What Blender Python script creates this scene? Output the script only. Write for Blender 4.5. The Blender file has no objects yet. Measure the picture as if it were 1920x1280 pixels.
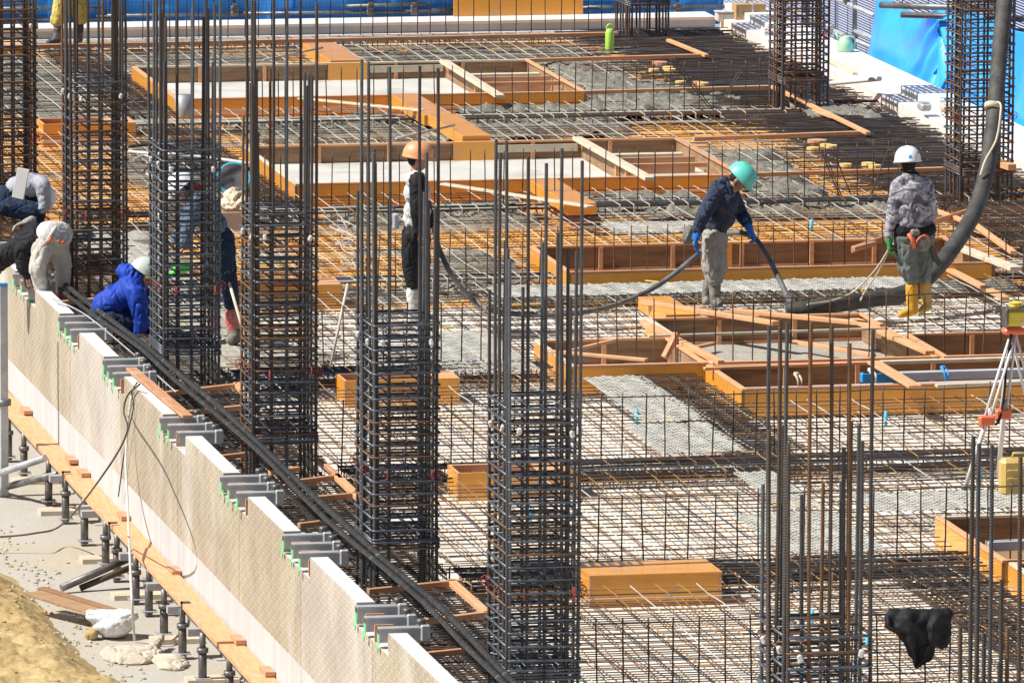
import bpy, bmesh, math, random
from mathutils import Vector, Matrix, noise
random.seed(7)
R=math.radians
scene=bpy.context.scene
C=bpy.context.collection
# ---------------------------------------------------------------- camera
F=15600.;H=12.;PIT=R(8.36);PSI=R(11.4);ROLL=0.004
fw=Vector((math.sin(PSI)*math.cos(PIT),math.cos(PSI)*math.cos(PIT),-math.sin(PIT)))
r0=Vector((math.cos(PSI),-math.sin(PSI),0.))
u0=Vector((math.sin(PSI)*math.sin(PIT),math.cos(PSI)*math.sin(PIT),math.cos(PIT)))
rt=r0*math.cos(ROLL)+u0*math.sin(ROLL); up=u0*math.cos(ROLL)-r0*math.sin(ROLL)
cam=bpy.data.objects.new('camera',bpy.data.cameras.new('camera'));C.objects.link(cam)
cam.data.sensor_width=36;cam.data.lens=F*36/1920;cam.data.clip_start=1;cam.data.clip_end=2000
m=Matrix((( rt.x,up.x,-fw.x,0),(rt.y,up.y,-fw.y,0),(rt.z,up.z,-fw.z,H),(0,0,0,1)));cam.matrix_world=m
scene.camera=cam
# ---------------------------------------------------------------- sky and sun
SUN_AZ=R(-93); SUN_EL=R(50)      # azimuth from +Y towards +X: the sun stands left, a little on the camera's side
sd=Vector((math.sin(SUN_AZ)*math.cos(SUN_EL),math.cos(SUN_AZ)*math.cos(SUN_EL),math.sin(SUN_EL)))
w=bpy.data.worlds.new('World');scene.world=w;w.use_nodes=True
nt=w.node_tree;bg=nt.nodes['Background'];sk=nt.nodes.new('ShaderNodeTexSky');sk.sky_type='NISHITA'
sk.sun_disc=False;sk.sun_elevation=SUN_EL;sk.sun_rotation=SUN_AZ
nt.links.new(sk.outputs[0],bg.inputs[0]);bg.inputs[1].default_value=0.052
sl=bpy.data.lights.new('sun','SUN');sl.energy=5.0;sl.angle=R(0.5);sl.color=(1,.95,.87)
so=bpy.data.objects.new('sun',sl);C.objects.link(so);so.rotation_euler=sd.to_track_quat('Z','Y').to_euler();so.location=(0,0,30)
scene.view_settings.view_transform='Standard';scene.view_settings.look='None';scene.view_settings.exposure=0.40
scene.view_settings.gamma=1
# ---------------------------------------------------------------- where things stand: sight line met with a level or an upright plane
def ray(px,py): return fw+rt*((px-960)/F)-up*((py-640)/F)
def U(px,py,z=0.):
    d=ray(px,py);t=(z-H)/d.z;return Vector((d.x*t,d.y*t,z))
def UY(px,py,Y):
    d=ray(px,py);t=Y/d.y;return Vector((d.x*t,Y,H+d.z*t))
def UX(px,py,X):
    d=ray(px,py);t=X/d.x;return Vector((X,d.y*t,H+d.z*t))
# ---------------------------------------------------------------- materials
def mat(name,col,rough=.6,metal=0.,var=0.,scale=3.,bump=0.,bscale=40.,spec=.5,col2=None,stretch=None,detail=6,thr=None,coat=0):
    m=bpy.data.materials.new(name);m.use_nodes=True;n=m.node_tree.nodes;L=m.node_tree.links;b=n['Principled BSDF']
    b.inputs['Roughness'].default_value=rough;b.inputs['Metallic'].default_value=metal
    b.inputs['Specular IOR Level'].default_value=spec
    if coat: b.inputs['Coat Weight'].default_value=coat;b.inputs['Coat Roughness'].default_value=.08
    c1=(*col,1);tc=n.new('ShaderNodeTexCoord');mp=n.new('ShaderNodeMapping');L.new(tc.outputs['Object'],mp.inputs[0])
    if stretch: mp.inputs['Scale'].default_value=stretch
    if var or col2:
        if not col2: col2=tuple(max(0,c*(1-var)) for c in col)
        nz=n.new('ShaderNodeTexNoise');nz.inputs['Scale'].default_value=scale;nz.inputs['Detail'].default_value=detail;nz.inputs['Roughness'].default_value=.62
        L.new(mp.outputs[0],nz.inputs['Vector'])
        r=n.new('ShaderNodeValToRGB');lo,hi=thr or (.36,.64)
        r.color_ramp.elements[0].position=lo;r.color_ramp.elements[1].position=hi
        r.color_ramp.elements[0].color=(*col2,1);r.color_ramp.elements[1].color=c1
        L.new(nz.outputs['Fac'],r.inputs[0]);L.new(r.outputs[0],b.inputs['Base Color'])
    else: b.inputs['Base Color'].default_value=c1
    if bump:
        nb=n.new('ShaderNodeTexNoise');nb.inputs['Scale'].default_value=bscale;nb.inputs['Detail'].default_value=5
        L.new(mp.outputs[0],nb.inputs['Vector']);bp=n.new('ShaderNodeBump');bp.inputs['Strength'].default_value=bump;bp.inputs['Distance'].default_value=.02
        L.new(nb.outputs['Fac'],bp.inputs['Height']);L.new(bp.outputs[0],b.inputs['Normal'])
    return m
M={}
M['bar_grey']=mat('rebar grey',(.08,.085,.098),.5,.2,scale=6,col2=(.06,.045,.035))
M['bar_grey2']=mat('rebar blue grey',(.115,.14,.175),.45,.2,col2=(.075,.07,.065),scale=6)
M['bar_dark']=mat('rebar dark',(.04,.04,.043),.55,.1,col2=(.055,.038,.028),scale=5)
M['bar_rust']=mat('rebar rusty',(.24,.11,.04),.75,.1,col2=(.09,.05,.03),scale=4)
M['bar_brown']=mat('rebar brown',(.11,.065,.038),.65,.1,col2=(.055,.045,.04),scale=7)
M['bar_ash']=mat('rebar splashed with cement',(.50,.49,.44),.85,0,col2=(.17,.14,.11),scale=3.5,thr=(.30,.52))
M['bar_gold']=mat('rebar light rust',(.40,.22,.07),.8,.1,col2=(.2,.12,.06),scale=3)
M['stirrup']=mat('stirrup steel',(.11,.13,.165),.38,.25,scale=9,col2=(.06,.06,.065))
M['stirrup_rust']=mat('stirrup rusty',(.19,.095,.045),.6,.2,scale=5,col2=(.07,.05,.04))
M['ply']=mat('coated orange plywood',(.90,.395,.055),.34,0,var=.10,scale=2.2,bump=.02,bscale=5,coat=.5,spec=.5)
M['ply_in']=mat('plywood back face',(.38,.23,.12),.7,0,col2=(.22,.12,.06),scale=2,stretch=(1,1,9),bump=.1,bscale=20)
M['timber']=mat('sawn timber',(.74,.41,.215),.7,0,col2=(.62,.30,.14),scale=5,stretch=(.6,6,6),bump=.12,bscale=30)
M['timber_red']=mat('reddish timber',(.58,.33,.18),.7,0,col2=(.46,.20,.10),scale=5,stretch=(.6,6,6))
M['timber_pale']=mat('pale timber splashed with cement',(.68,.58,.43),.8,0,col2=(.50,.44,.34),scale=6)
M['conc']=mat('set concrete',(.60,.59,.55),.8,0,col2=(.50,.49,.46),scale=1.2,bump=.1,bscale=30)
M['wet']=mat('wet concrete',(.27,.25,.195),.5,0,col2=(.15,.145,.125),scale=22,bump=1.0,bscale=45,detail=10)
M['pour']=mat('fresh poured concrete',(.42,.40,.34),.7,0,col2=(.32,.31,.27),scale=5,bump=.9,bscale=22)
M['white_deck']=mat('pale blinding deck',(.80,.745,.665),.8,0,col2=(.68,.62,.54),scale=.9)
M['white_conc']=mat('pale precast concrete',(.68,.67,.66),.75,0,col2=(.62,.61,.60),scale=2,bump=.05)
M['grey_conc']=mat('grey parapet concrete',(.46,.46,.46),.8,0,col2=(.36,.36,.37),scale=2,bump=.1)
M['steel']=mat('galvanised steel',(.52,.53,.55),.5,.15,var=.3,scale=5)
M['steel_dull']=mat('dull prop steel',(.24,.25,.26),.5,.6,col2=(.12,.10,.09),scale=6)
M['green']=mat('green tape',(.16,.60,.25),.6,0)
M['black_rubber']=mat('black rubber',(.018,.018,.02),.55,0,col2=(.045,.043,.04),scale=12,spec=.35)
M['hose']=mat('grey rubber hose',(.035,.034,.033),.7,0,col2=(.08,.077,.07),scale=7,bump=.3,bscale=50)
M['hose_pale']=mat('pale dusty hose',(.20,.20,.205),.65,0,col2=(.09,.09,.095),scale=7)
M['white_pl']=mat('white plastic',(.66,.66,.64),.5,0,col2=(.45,.45,.43),scale=20)
M['red_pl']=mat('red plastic',(.26,.035,.028),.5,0)
M['orange_pl']=mat('orange red plastic',(.80,.17,.07),.45,0)
M['yellow_pl']=mat('yellow plastic',(.80,.60,.06),.4,0)
M['blue_pl']=mat('blue plastic',(.04,.32,.75),.45,0)
M['cyan_pl']=mat('light blue plastic',(.05,.55,.85),.5,0)
M['dirt']=mat('yellow dirt',(.45,.33,.145),.95,0,col2=(.30,.21,.09),scale=3,bump=.6,bscale=26,detail=12,thr=(.3,.7))
M['gravel']=mat('crushed stone',(.55,.53,.48),.95,0,col2=(.36,.34,.30),scale=25,bump=1,bscale=30)
M['ash_gr']=mat('site ground',(.43,.415,.38),.9,0,col2=(.42,.39,.33),scale=1.4,bump=.5,bscale=18)
def splash(m,col,scale,lo,hi,amount=1.,stretch=None,rough=None):
    """dried splashes or stains with a shape of their own over a base colour"""
    n=m.node_tree.nodes;L=m.node_tree.links;b=n['Principled BSDF'];bc=b.inputs['Base Color'];src=bc.links[0].from_socket if bc.links else None
    tc=n.new('ShaderNodeTexCoord');mp=n.new('ShaderNodeMapping');L.new(tc.outputs['Object'],mp.inputs[0]);mp.inputs['Location'].default_value=(3.7,1.3,8.1)
    if stretch: mp.inputs['Scale'].default_value=stretch
    nz=n.new('ShaderNodeTexNoise');nz.inputs['Scale'].default_value=scale;nz.inputs['Detail'].default_value=10;nz.inputs['Roughness'].default_value=.7;L.new(mp.outputs[0],nz.inputs['Vector'])
    r=n.new('ShaderNodeMapRange');r.inputs[1].default_value=lo;r.inputs[2].default_value=hi;r.inputs[4].default_value=amount;L.new(nz.outputs['Fac'],r.inputs[0])
    mx=n.new('ShaderNodeMixRGB');L.new(r.outputs[0],mx.inputs[0]);mx.inputs[2].default_value=(*col,1)
    if src: L.new(src,mx.inputs[1])
    else: mx.inputs[1].default_value=bc.default_value
    L.new(mx.outputs[0],bc);return m
splash(M['ply'],(.42,.38,.30),2.2,.60,.66,.75);splash(M['ply'],(.58,.25,.04),7,.52,.70,.55,(.5,.5,6));splash(M['ply'],(.90,.62,.30),4,.62,.68,.4);splash(M['ply'],(.12,.07,.04),18,.70,.74,.7)
splash(M['timber'],(.62,.58,.50),3,.60,.68,.4);splash(M['timber'],(.34,.18,.08),14,.62,.72,.6,(.3,4,4))
splash(M['timber_red'],(.50,.45,.38),3,.60,.66,.7);splash(M['ply_in'],(.34,.30,.25),2.5,.58,.66,.7)
splash(M['conc'],(.36,.35,.31),1.1,.54,.62,.6);splash(M['white_conc'],(.50,.48,.44),2.4,.56,.70,.6);splash(M['white_deck'],(.42,.37,.30),1.6,.56,.68,.6)
splash(M['dirt'],(.56,.44,.23),1.7,.48,.66,.8);splash(M['dirt'],(.26,.19,.10),2.9,.60,.72,.5);splash(M['ash_gr'],(.46,.385,.27),.9,.50,.62,.7)
splash(M['steel'],(.25,.22,.19),12,.58,.68,.6);splash(M['steel_dull'],(.26,.25,.22),9,.58,.66,.6);splash(M['black_rubber'],(.20,.19,.17),7,.58,.66,.5)
splash(M['hose'],(.20,.19,.17),4,.58,.68,.4,(1,1,.4))
# ---------------------------------------------------------------- mesh builders
def box(bm,c,s,rot=None,mi=0,bev=0):
    r=bmesh.ops.create_cube(bm,size=1.0);vs=r['verts']
    T=Matrix.Translation(Vector(c))@(rot.to_4x4() if rot else Matrix.Identity(4))@Matrix.Diagonal((*s,1))
    bmesh.ops.transform(bm,matrix=T,verts=vs)
    fs=set(f for v in vs for f in v.link_faces)
    for f in fs:f.material_index=mi
    if bev:
        es=list(set(e for v in vs for e in v.link_edges))
        bmesh.ops.bevel(bm,geom=es,offset=bev,segments=1,affect='EDGES')
    return list(fs)
def b3(bm,x0,x1,y0,y1,z0,z1,mi=0,bev=0):
    return box(bm,((x0+x1)/2,(y0+y1)/2,(z0+z1)/2),(x1-x0,y1-y0,z1-z0),None,mi,bev)
def tube(bm,pts,r,seg=8,mi=0,cap=True,smooth=True):
    pts=[Vector(p) for p in pts];n=len(pts);rings=[];prev=None
    rr=r if isinstance(r,(list,tuple)) else [r]*n
    for i,p in enumerate(pts):
        t=(pts[min(i+1,n-1)]-pts[max(i-1,0)]).normalized()
        if prev is None:
            a=Vector((0,0,1)) if abs(t.z)<.9 else Vector((1,0,0));nn=t.cross(a).normalized()
        else: nn=(prev-t*prev.dot(t)).normalized()
        prev=nn;b=t.cross(nn)
        rings.append([bm.verts.new(p+(nn*math.cos(2*math.pi*k/seg)+b*math.sin(2*math.pi*k/seg))*rr[i]) for k in range(seg)])
    for i in range(n-1):
        for k in range(seg):
            f=bm.faces.new((rings[i][k],rings[i][(k+1)%seg],rings[i+1][(k+1)%seg],rings[i+1][k]));f.material_index=mi;f.smooth=smooth
    if cap:
        f=bm.faces.new(rings[0][::-1]);f.material_index=mi
        f=bm.faces.new(rings[-1]);f.material_index=mi
def spline(pts,n=8):
    pts=[Vector(p) for p in pts];out=[]
    P=[pts[0]*2-pts[1]]+pts+[pts[-1]*2-pts[-2]]
    for i in range(1,len(P)-2):
        for k in range(n):
            t=k/n;a,b,c,d=P[i-1],P[i],P[i+1],P[i+2]
            out.append(.5*((2*b)+(c-a)*t+(2*a-5*b+4*c-d)*t*t+(-a+3*b-3*c+d)*t**3))
    out.append(pts[-1]);return out
def mesh(name,bm,mats):
    me=bpy.data.meshes.new(name);bmesh.ops.recalc_face_normals(bm,faces=bm.faces);bm.to_mesh(me);bm.free()
    for k in (mats if isinstance(mats,(list,tuple)) else [mats]): me.materials.append(M[k] if isinstance(k,str) else k)
    return me
def ob(name,me,parent=None,loc=None,rot=None,scale=None,m=None):
    o=bpy.data.objects.new(name,me);C.objects.link(o)
    if parent: o.parent=parent
    if loc is not None:o.location=loc
    if rot is not None:o.rotation_euler=rot
    if scale is not None:o.scale=scale
    if m: o.material_slots[0].link='OBJECT';o.material_slots[0].material=M[m]
    return o
def tag(o,label=None,cat=None,group=None,kind=None):
    if label:o['label']=label
    if cat:o['category']=cat
    if group:o['group']=group
    if kind:o['kind']=kind
    return o
def thing(name,label,cat,loc=(0,0,0),group=None):
    return tag(ob(name,None,None,loc),label,cat,group)
def one(name,bm,mats,label,cat,group=None,loc=None):
    """a thing that is a single mesh, origin moved to its own place"""
    c=Vector(loc) if loc is not None else sum((v.co for v in bm.verts),Vector())/max(1,len(bm.verts))
    if loc is None: c.z=min(v.co.z for v in bm.verts)
    bmesh.ops.translate(bm,vec=-c,verts=bm.verts)
    return tag(ob(name,mesh(name,bm,mats),None,c),label,cat,group)
def part(name,bm,mats,parent):
    bmesh.ops.translate(bm,vec=-parent_loc(parent),verts=bm.verts)
    return ob(name,mesh(name,bm,mats),parent)
def parent_loc(p):
    v=Vector(p.location)
    while p.parent: p=p.parent;v+=p.location
    return v
def stick(bm,p,q,w,h,mi=0,bev=.004):
    """timber of section w (across) x h (up) from p to q (centre line of its top face)"""
    p=Vector(p);q=Vector(q);d=q-p;L=d.length;x=d.normalized();y=Vector((0,0,1)).cross(x).normalized();z=x.cross(y)
    rot=Matrix((x,y,z)).transposed()
    box(bm,(p+q)/2-z*h/2,(L,w,h),rot,mi,bev)
def plank(name,p,q,w,h,m,label,cat='timber',group=None):
    """one piece of wood, modelled along its own X so that the grain follows it"""
    p=Vector(p);q=Vector(q);d=q-p;L=d.length;x=d.normalized();y=Vector((0,0,1)).cross(x).normalized();z=x.cross(y)
    bm=bmesh.new();box(bm,(0,0,-h/2),(L,w,h),None,0,.004)
    o=ob(name,mesh(name,bm,m));o.matrix_world=Matrix.Translation((p+q)/2)@Matrix((x,y,z)).transposed().to_4x4()
    return tag(o,label,cat,group) if label else o
# ================================================================ the setting
GZ=-1.64; DZ=-.17
WX=11.80
def noisy(m,attr,nodes): pass
# deck materials need zones of their own: bare ply splashed with cement
def deck_mat():
    m=bpy.data.materials.new('orange deck plywood splashed with cement');m.use_nodes=True;n=m.node_tree.nodes;L=m.node_tree.links;b=n['Principled BSDF']
    tc=n.new('ShaderNodeTexCoord');nz=n.new('ShaderNodeTexNoise');nz.inputs['Scale'].default_value=.55;nz.inputs['Detail'].default_value=9;nz.inputs['Roughness'].default_value=.65
    L.new(tc.outputs['Object'],nz.inputs[0]);r=n.new('ShaderNodeValToRGB');r.color_ramp.elements[0].position=.545;r.color_ramp.elements[1].position=.60
    L.new(nz.outputs['Fac'],r.inputs[0])
    n2=n.new('ShaderNodeTexNoise');n2.inputs['Scale'].default_value=3;n2.inputs['Detail'].default_value=6;L.new(tc.outputs['Object'],n2.inputs[0])
    r2=n.new('ShaderNodeValToRGB');r2.color_ramp.elements[0].color=(.66,.26,.035,1);r2.color_ramp.elements[1].color=(.86,.47,.13,1);r2.color_ramp.elements[0].position=.35;r2.color_ramp.elements[1].position=.65;L.new(n2.outputs['Fac'],r2.inputs[0])
    mx=n.new('ShaderNodeMixRGB');L.new(r.outputs[0],mx.inputs[0]);L.new(r2.outputs[0],mx.inputs[1]);mx.inputs[2].default_value=(.33,.31,.25,1)
    L.new(mx.outputs[0],b.inputs['Base Color']);b.inputs['Roughness'].default_value=.6
    return m
M['deck']=deck_mat()
def wall_mat(pale=0):
    m=bpy.data.materials.new('patterned beige facing');m.use_nodes=True;n=m.node_tree.nodes;L=m.node_tree.links;b=n['Principled BSDF']
    tc=n.new('ShaderNodeTexCoord');mp=n.new('ShaderNodeMapping');mp.inputs['Rotation'].default_value=(0,R(90),0);L.new(tc.outputs['Object'],mp.inputs[0])
    sep=n.new('ShaderNodeSeparateXYZ');L.new(tc.outputs['Object'],sep.inputs[0]);cb=n.new('ShaderNodeCombineXYZ')
    L.new(sep.outputs[1],cb.inputs[1]);L.new(sep.outputs[2],cb.inputs[0])
    br=n.new('ShaderNodeTexBrick');br.offset=.5;br.inputs['Scale'].default_value=1;br.inputs['Brick Width'].default_value=.085;br.inputs['Row Height'].default_value=.10
    br.inputs['Mortar Size'].default_value=.016;br.inputs['Mortar Smooth'].default_value=.8;br.inputs['Bias'].default_value=-.1
    br.inputs['Color1'].default_value=(.37,.31,.225,1);br.inputs['Color2'].default_value=(.43,.37,.28,1);br.inputs['Mortar'].default_value=(.47,.42,.34,1)
    L.new(cb.outputs[0],br.inputs['Vector'])
    nz=n.new('ShaderNodeTexNoise');nz.inputs['Scale'].default_value=1.1;nz.inputs['Detail'].default_value=7;L.new(cb.outputs[0],nz.inputs[0])
    r=n.new('ShaderNodeValToRGB');r.color_ramp.elements[0].position=.35;r.color_ramp.elements[0].color=(.80,.77,.75,1);r.color_ramp.elements[1].color=(1.05,1.03,1,1);r.color_ramp.elements[1].position=.65
    L.new(nz.outputs['Fac'],r.inputs[0]);mx=n.new('ShaderNodeMixRGB');mx.blend_type='MULTIPLY';mx.inputs[0].default_value=1;L.new(br.outputs[0],mx.inputs[1]);L.new(r.outputs[0],mx.inputs[2])
    L.new(mx.outputs[0],b.inputs['Base Color']);b.inputs['Roughness'].default_value=.8
    bp=n.new('ShaderNodeBump');bp.inputs['Strength'].default_value=.25;bp.inputs['Distance'].default_value=.008;L.new(br.outputs['Fac'],bp.inputs['Height']);bp.invert=True;L.new(bp.outputs[0],b.inputs['Normal'])
    if pale:
        for k_,c_ in (('Color1',(.45,.40,.35)),('Color2',(.49,.445,.40)),('Mortar',(.54,.50,.455))): br.inputs[k_].default_value=(*c_,1)
    splash(m,(.62,.60,.57),.7,.50,.66,.55,(1,1,.35));splash(m,(.36,.31,.24),1.3,.60,.72,.35,(1,2,.25))
    return m
M['facing']=wall_mat();M['facing_pale']=wall_mat(1)
def grid_sheet(name,x0,x1,y0,y1,nx,ny,zf,m,kind='structure',clip=None):
    bm=bmesh.new();V={}
    for i in range(nx+1):
        for j in range(ny+1):
            x=x0+(x1-x0)*i/nx;y=y0+(y1-y0)*j/ny
            if clip and not clip(x,y): continue
            V[i,j]=bm.verts.new((x,y,zf(x,y)))
    for i in range(nx):
        for j in range(ny):
            k=[(i,j),(i+1,j),(i+1,j+1),(i,j+1)]
            if all(q in V for q in k): f=bm.faces.new([V[q] for q in k]);f.smooth=True
    return bm
# ground
bm=bmesh.new();b3(bm,-400,700,-300,1500,GZ-.5,GZ);tag(ob('ground',mesh('ground',bm,'ash_gr')),kind='structure')
def dz(x,y):
    e=noise.noise(Vector((x*.9,y*.35,0)))*.5
    edge=11.03+e*.5-.02*(y-70)+(.75 if y<71.2 else 0)*min(1,(71.2-y)/1.8)
    f=max(0,min(1,(edge-x)/.7));f=f*f*(3-2*f)
    fy=max(0,min(1,(78.2-y)/1.5))
    return GZ-.06+f*fy*(.24+.08*noise.noise(Vector((x*1.3,y*.8,3)))+.05*noise.noise(Vector((x*5,y*4,7)))+.02*noise.noise(Vector((x*13,y*10,1)))+.009*noise.noise(Vector((x*33,y*25,1))))
bm=grid_sheet('d',9.2,11.7,64,78.5,170,900,dz,'dirt');tag(ob('dirt_bank',mesh('dirt_bank',bm,'dirt')),kind='structure')
def gz(x,y): return GZ-.012+.03*max(0,1-abs(x-10.75-(.5*noise.noise(Vector((y*.4,0,5)))))/.25)+.012*noise.noise(Vector((x*9,y*9,2)))
bm=bmesh.new()
for i in range(420):
    y=random.uniform(62,80);x=10.98-.02*(y-70)+.3*noise.noise(Vector((y*.5,0,0)))+random.gauss(0,.13)+(.3 if y<70 else 0)
    s=random.uniform(.008,.026);v=bmesh.ops.create_icosphere(bm,subdivisions=1,radius=s)['verts']
    for q in v:q.co=Vector((q.co.x*random.uniform(.7,1.3),q.co.y,q.co.z*.7))+Vector((x,y,max(GZ,dz(x,y))+s*.3))
tag(ob('loose_stones',mesh('loose_stones',bm,'gravel')),'loose grey stones lying along the edge of the yellow dirt',"stones",kind='stuff')
bm=bmesh.new()
for i in range(260):
    y=random.uniform(67,78);x=random.uniform(9.6,11.0+.02*(70-y));
    if random.random()<.25 : x=11.0+random.gauss(0,.15)
    s=random.choice((.006,.008,.012,.02,.03))*random.uniform(.7,1.2);v=bmesh.ops.create_icosphere(bm,subdivisions=1,radius=s)['verts']
    for q in v:q.co=Vector((q.co.x*random.uniform(.7,1.3),q.co.y*random.uniform(.7,1.3),q.co.z*.6))+Vector((x,y,max(GZ,dz(x,y))+s*.2))
tag(ob('earth_clods',mesh('earth_clods',bm,'dirt')),'small clods of earth scattered over the yellow dirt',"clods",kind='stuff')
# decks
YD=83.7
bm=bmesh.new();b3(bm,WX+.152,24.62,44,YD,DZ-.06,DZ);tag(ob('pale_deck',mesh('pale_deck',bm,'white_deck')),kind='structure')
bm=bmesh.new();b3(bm,WX+.152,24.62,YD,108.1,DZ-.06,DZ+.002);tag(ob('orange_deck',mesh('orange_deck',bm,'deck')),kind='structure')
bm=bmesh.new();b3(bm,WX+.16,24.7,43.9,108.3,GZ+.004,DZ-.064);tag(ob('slab_base',mesh('slab_base',bm,'grey_conc')),kind='structure')
# ---------------------------------------------------------------- facing wall on the left, with its notches and clamps
NOT=[(83.06,84.5),(80.0,81.35),(77.1,78.4),(73.45,74.75),(70.05,71.35),(66.95,68.25),(63.4,64.8)]
NOT+=[(85.6,86.9)]
NOT=sorted(NOT)
wl=thing('facing_wall','long low beige patterned wall with notched white top running down the left edge','wall',(WX,60,GZ))
M['plinth']=mat('pale plinth concrete',(.56,.56,.56),.8,0,col2=(.47,.47,.48),scale=1.5,stretch=(1,3,.4))
SE=[95,89.2,83.82,80.59,77.3,73.9,70.5,67.38,64.1,60.8,57.6]
for i in range(len(SE)-1):
    y1,y0=SE[i],SE[i+1]
    bm=bmesh.new();yy=y0
    ns=[n for n in NOT if n[0]<y1 and n[1]>y0]
    segs=[];cur=y0
    for a,b in ns:
        a=max(a,y0);b=min(b,y1)
        if a>cur:segs.append((cur,a,.2))
        segs.append((a,b,.02));cur=b
    if cur<y1:segs.append((cur,y1,.2))
    for k,(a,b,zt) in enumerate(segs):
        g=.012 if k==0 else 0
        fs=b3(bm,WX,WX+.15,a+g,b,-.80,zt)
        for f in fs:
            if f.normal.z>.5 or (f.normal.x>.5):f.material_index=1
    part('wall_panel',bm,['facing_pale' if i in(3,7) else 'facing','white_conc'],wl)
    bm=bmesh.new();b3(bm,WX+.004,WX+.148,y0+.004,y1,-1.14,-.803);part('plinth_strip',bm,'plinth',wl)
for s in SE[1:-1]:
    pass
# planks below
k=0
for (ya,yb) in [(92,84.6),(84.6,79.6),(79.55,75.2),(75.15,70.3),(70.25,64.9),(64.85,58)]:
    k+=1
    x=WX-.115+random.uniform(-.008,.008);z=-1.115+random.uniform(-.012,.012)
    plank('scaffold_plank',(x,ya,z),(x+random.uniform(-.015,.015),yb,z+random.uniform(-.01,.01)),.215,.05,'timber',
      ['far','second','third','fourth','fifth','nearest'][k-1]+' peach timber plank laid flat along the foot of the beige wall','plank',"planks along the foot of the wall")
for i,(px,py) in enumerate([(52,800),(137,862),(160,891),(235,964),(330,1073),(450,1200),(505,1265)]):
    p=UX(px,py,WX-.03);bm=bmesh.new();b3(bm,WX-.09,WX-.004,p.y-.15,p.y+.15,-1.112,-1.075)
    one('wood_block',bm,'timber_red','small reddish wood block wedged between plank and wall foot, number %s from the top left'%['one','two','three','four','five','six','seven'][i],'block','blocks along the wall foot')
# brackets clamping plank
for i,(px,py) in enumerate([(119,880),(206,975),(342,1118)]):
    p=UX(px,py,WX-.23);bm=bmesh.new();b3(bm,WX-.245,WX-.228,p.y-.02,p.y+.02,-1.25,-1.09);b3(bm,WX-.245,WX-.16,p.y-.02,p.y+.02,-1.106,-1.09)
    one('plank_clamp',bm,'steel_dull','dark steel clamp hooked over the outer plank edge, %s of the three'%['top','middle','lowest'][i],'clamp','clamps on the plank edge')
# props
def prop(px,py,lab,h=-1.17,flag=0):
    p=UX(px,py,WX-.19);y=p.y;x=WX-.19+random.uniform(-.03,.03)
    t=thing('steel_prop',lab,'prop',(x,y,GZ),'steel props under the plank')
    bm=bmesh.new();tube(bm,[(x,y,GZ+.02),(x,y,h-.16)],.038,12);part('outer_tube',bm,'steel_dull',t)
    bm=bmesh.new();tube(bm,[(x,y,h-.16),(x,y,h-.01)],.028,12);part('inner_tube',bm,'steel_dull',t)
    bm=bmesh.new();tube(bm,[(x,y,h-.19),(x,y,h-.15)],.052,12);box(bm,(x,y-.06,h-.17),(.015,.06,.015));part('collar',bm,'steel_dull',t)
    bm=bmesh.new();b3(bm,x-.07,x+.07,y-.07,y+.07,GZ+.045,GZ+.055,0);part('base_plate',bm,'steel',t)
    return t
pr=[(20,905),(46,890),(92,956),(122,995),(158,1030),(196,1060),(218,1108),(255,1145),(275,1165),(312,1200),(345,1240),(386,1268),(425,1290)]
nm=['farthest','second farthest','third farthest','fourth farthest','fifth farthest','sixth farthest','middle','sixth nearest','fifth nearest','fourth nearest','third nearest','second nearest','nearest']
for i,(a,b) in enumerate(pr): prop(a,b,nm[i]+' short grey steel prop holding up the plank below the wall')
for i,y in enumerate([82.2,80.3,77.5,75.5,73.2,71.2,69.2]):
    bm=bmesh.new();b3(bm,WX-.36,WX+.1,y-.12,y+.12,GZ+.002,GZ+.045)
    one('sole_board',bm,'timber_pale','pale sole board under the props, number %s from the far end'%['one','two','three','four','five','six','seven'][i],'board','sole boards under the props')
for i,(px,py) in enumerate([(108,897),(160,970),(168,942),(240,1052),(291,1095),(330,1140),(368,1172)]):
    p=UX(px,py,WX-.25);bm=bmesh.new();z=-1.235
    b3(bm,WX-.33,WX-.05,p.y-.05,p.y+.05,z,z+.065)
    one('cross_bearer',bm,'steel','short square bearer poking out from under the plank, number %s from the far end'%['one','two','three','four','five','six','seven'][i],'bearer','bearers under the plank')
def pipe(name,pts,r,m,label,cat,group=None,seg=10):
    bm=bmesh.new();tube(bm,pts,r,seg);c=pts[0];return one(name,bm,m,label,cat,group)
pipe('brace_tube',[UX(-40,900,11.0),UX(85,858,11.55)],.036,'steel','grey scaffold tube sloping up to the plank at far left','tube')
pipe('brace_tube',[UX(-40,925,11.1),UX(110,888,11.6)],.036,'steel_dull','dark scaffold tube under the paler one at far left','tube')
pipe('brace_tube',[U(115,1102,GZ+.05),UX(245,1045,11.7)],.036,'steel_dull','grey tube rising from the ground beside the dark wooden boards','tube')
pipe('brace_tube',[U(150,1102,GZ+.03),UX(248,1062,11.7)],.03,'bar_brown','brown tube just below the grey slanting tube','tube')
# post at the left edge
a=U(8,930,GZ);t=thing('scaffold_post','upright grey post with blue cap at the left edge of the picture','post',a)
topz=UY(10,533,a.y).z
bm=bmesh.new();b3(bm,a.x-.04,a.x+.04,a.y-.04,a.y+.04,GZ,topz-.012,bev=.006);part('post_body',bm,'steel',t)
bm=bmesh.new();b3(bm,a.x-.041,a.x+.041,a.y-.041,a.y+.041,topz-.011,topz+.012);part('cap',bm,'blue_pl',t)
bm=bmesh.new();tube(bm,[(a.x,a.y,-.72),(a.x,a.y,-.66)],.075,10);part('coupler',bm,'steel_dull',t)
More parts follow.
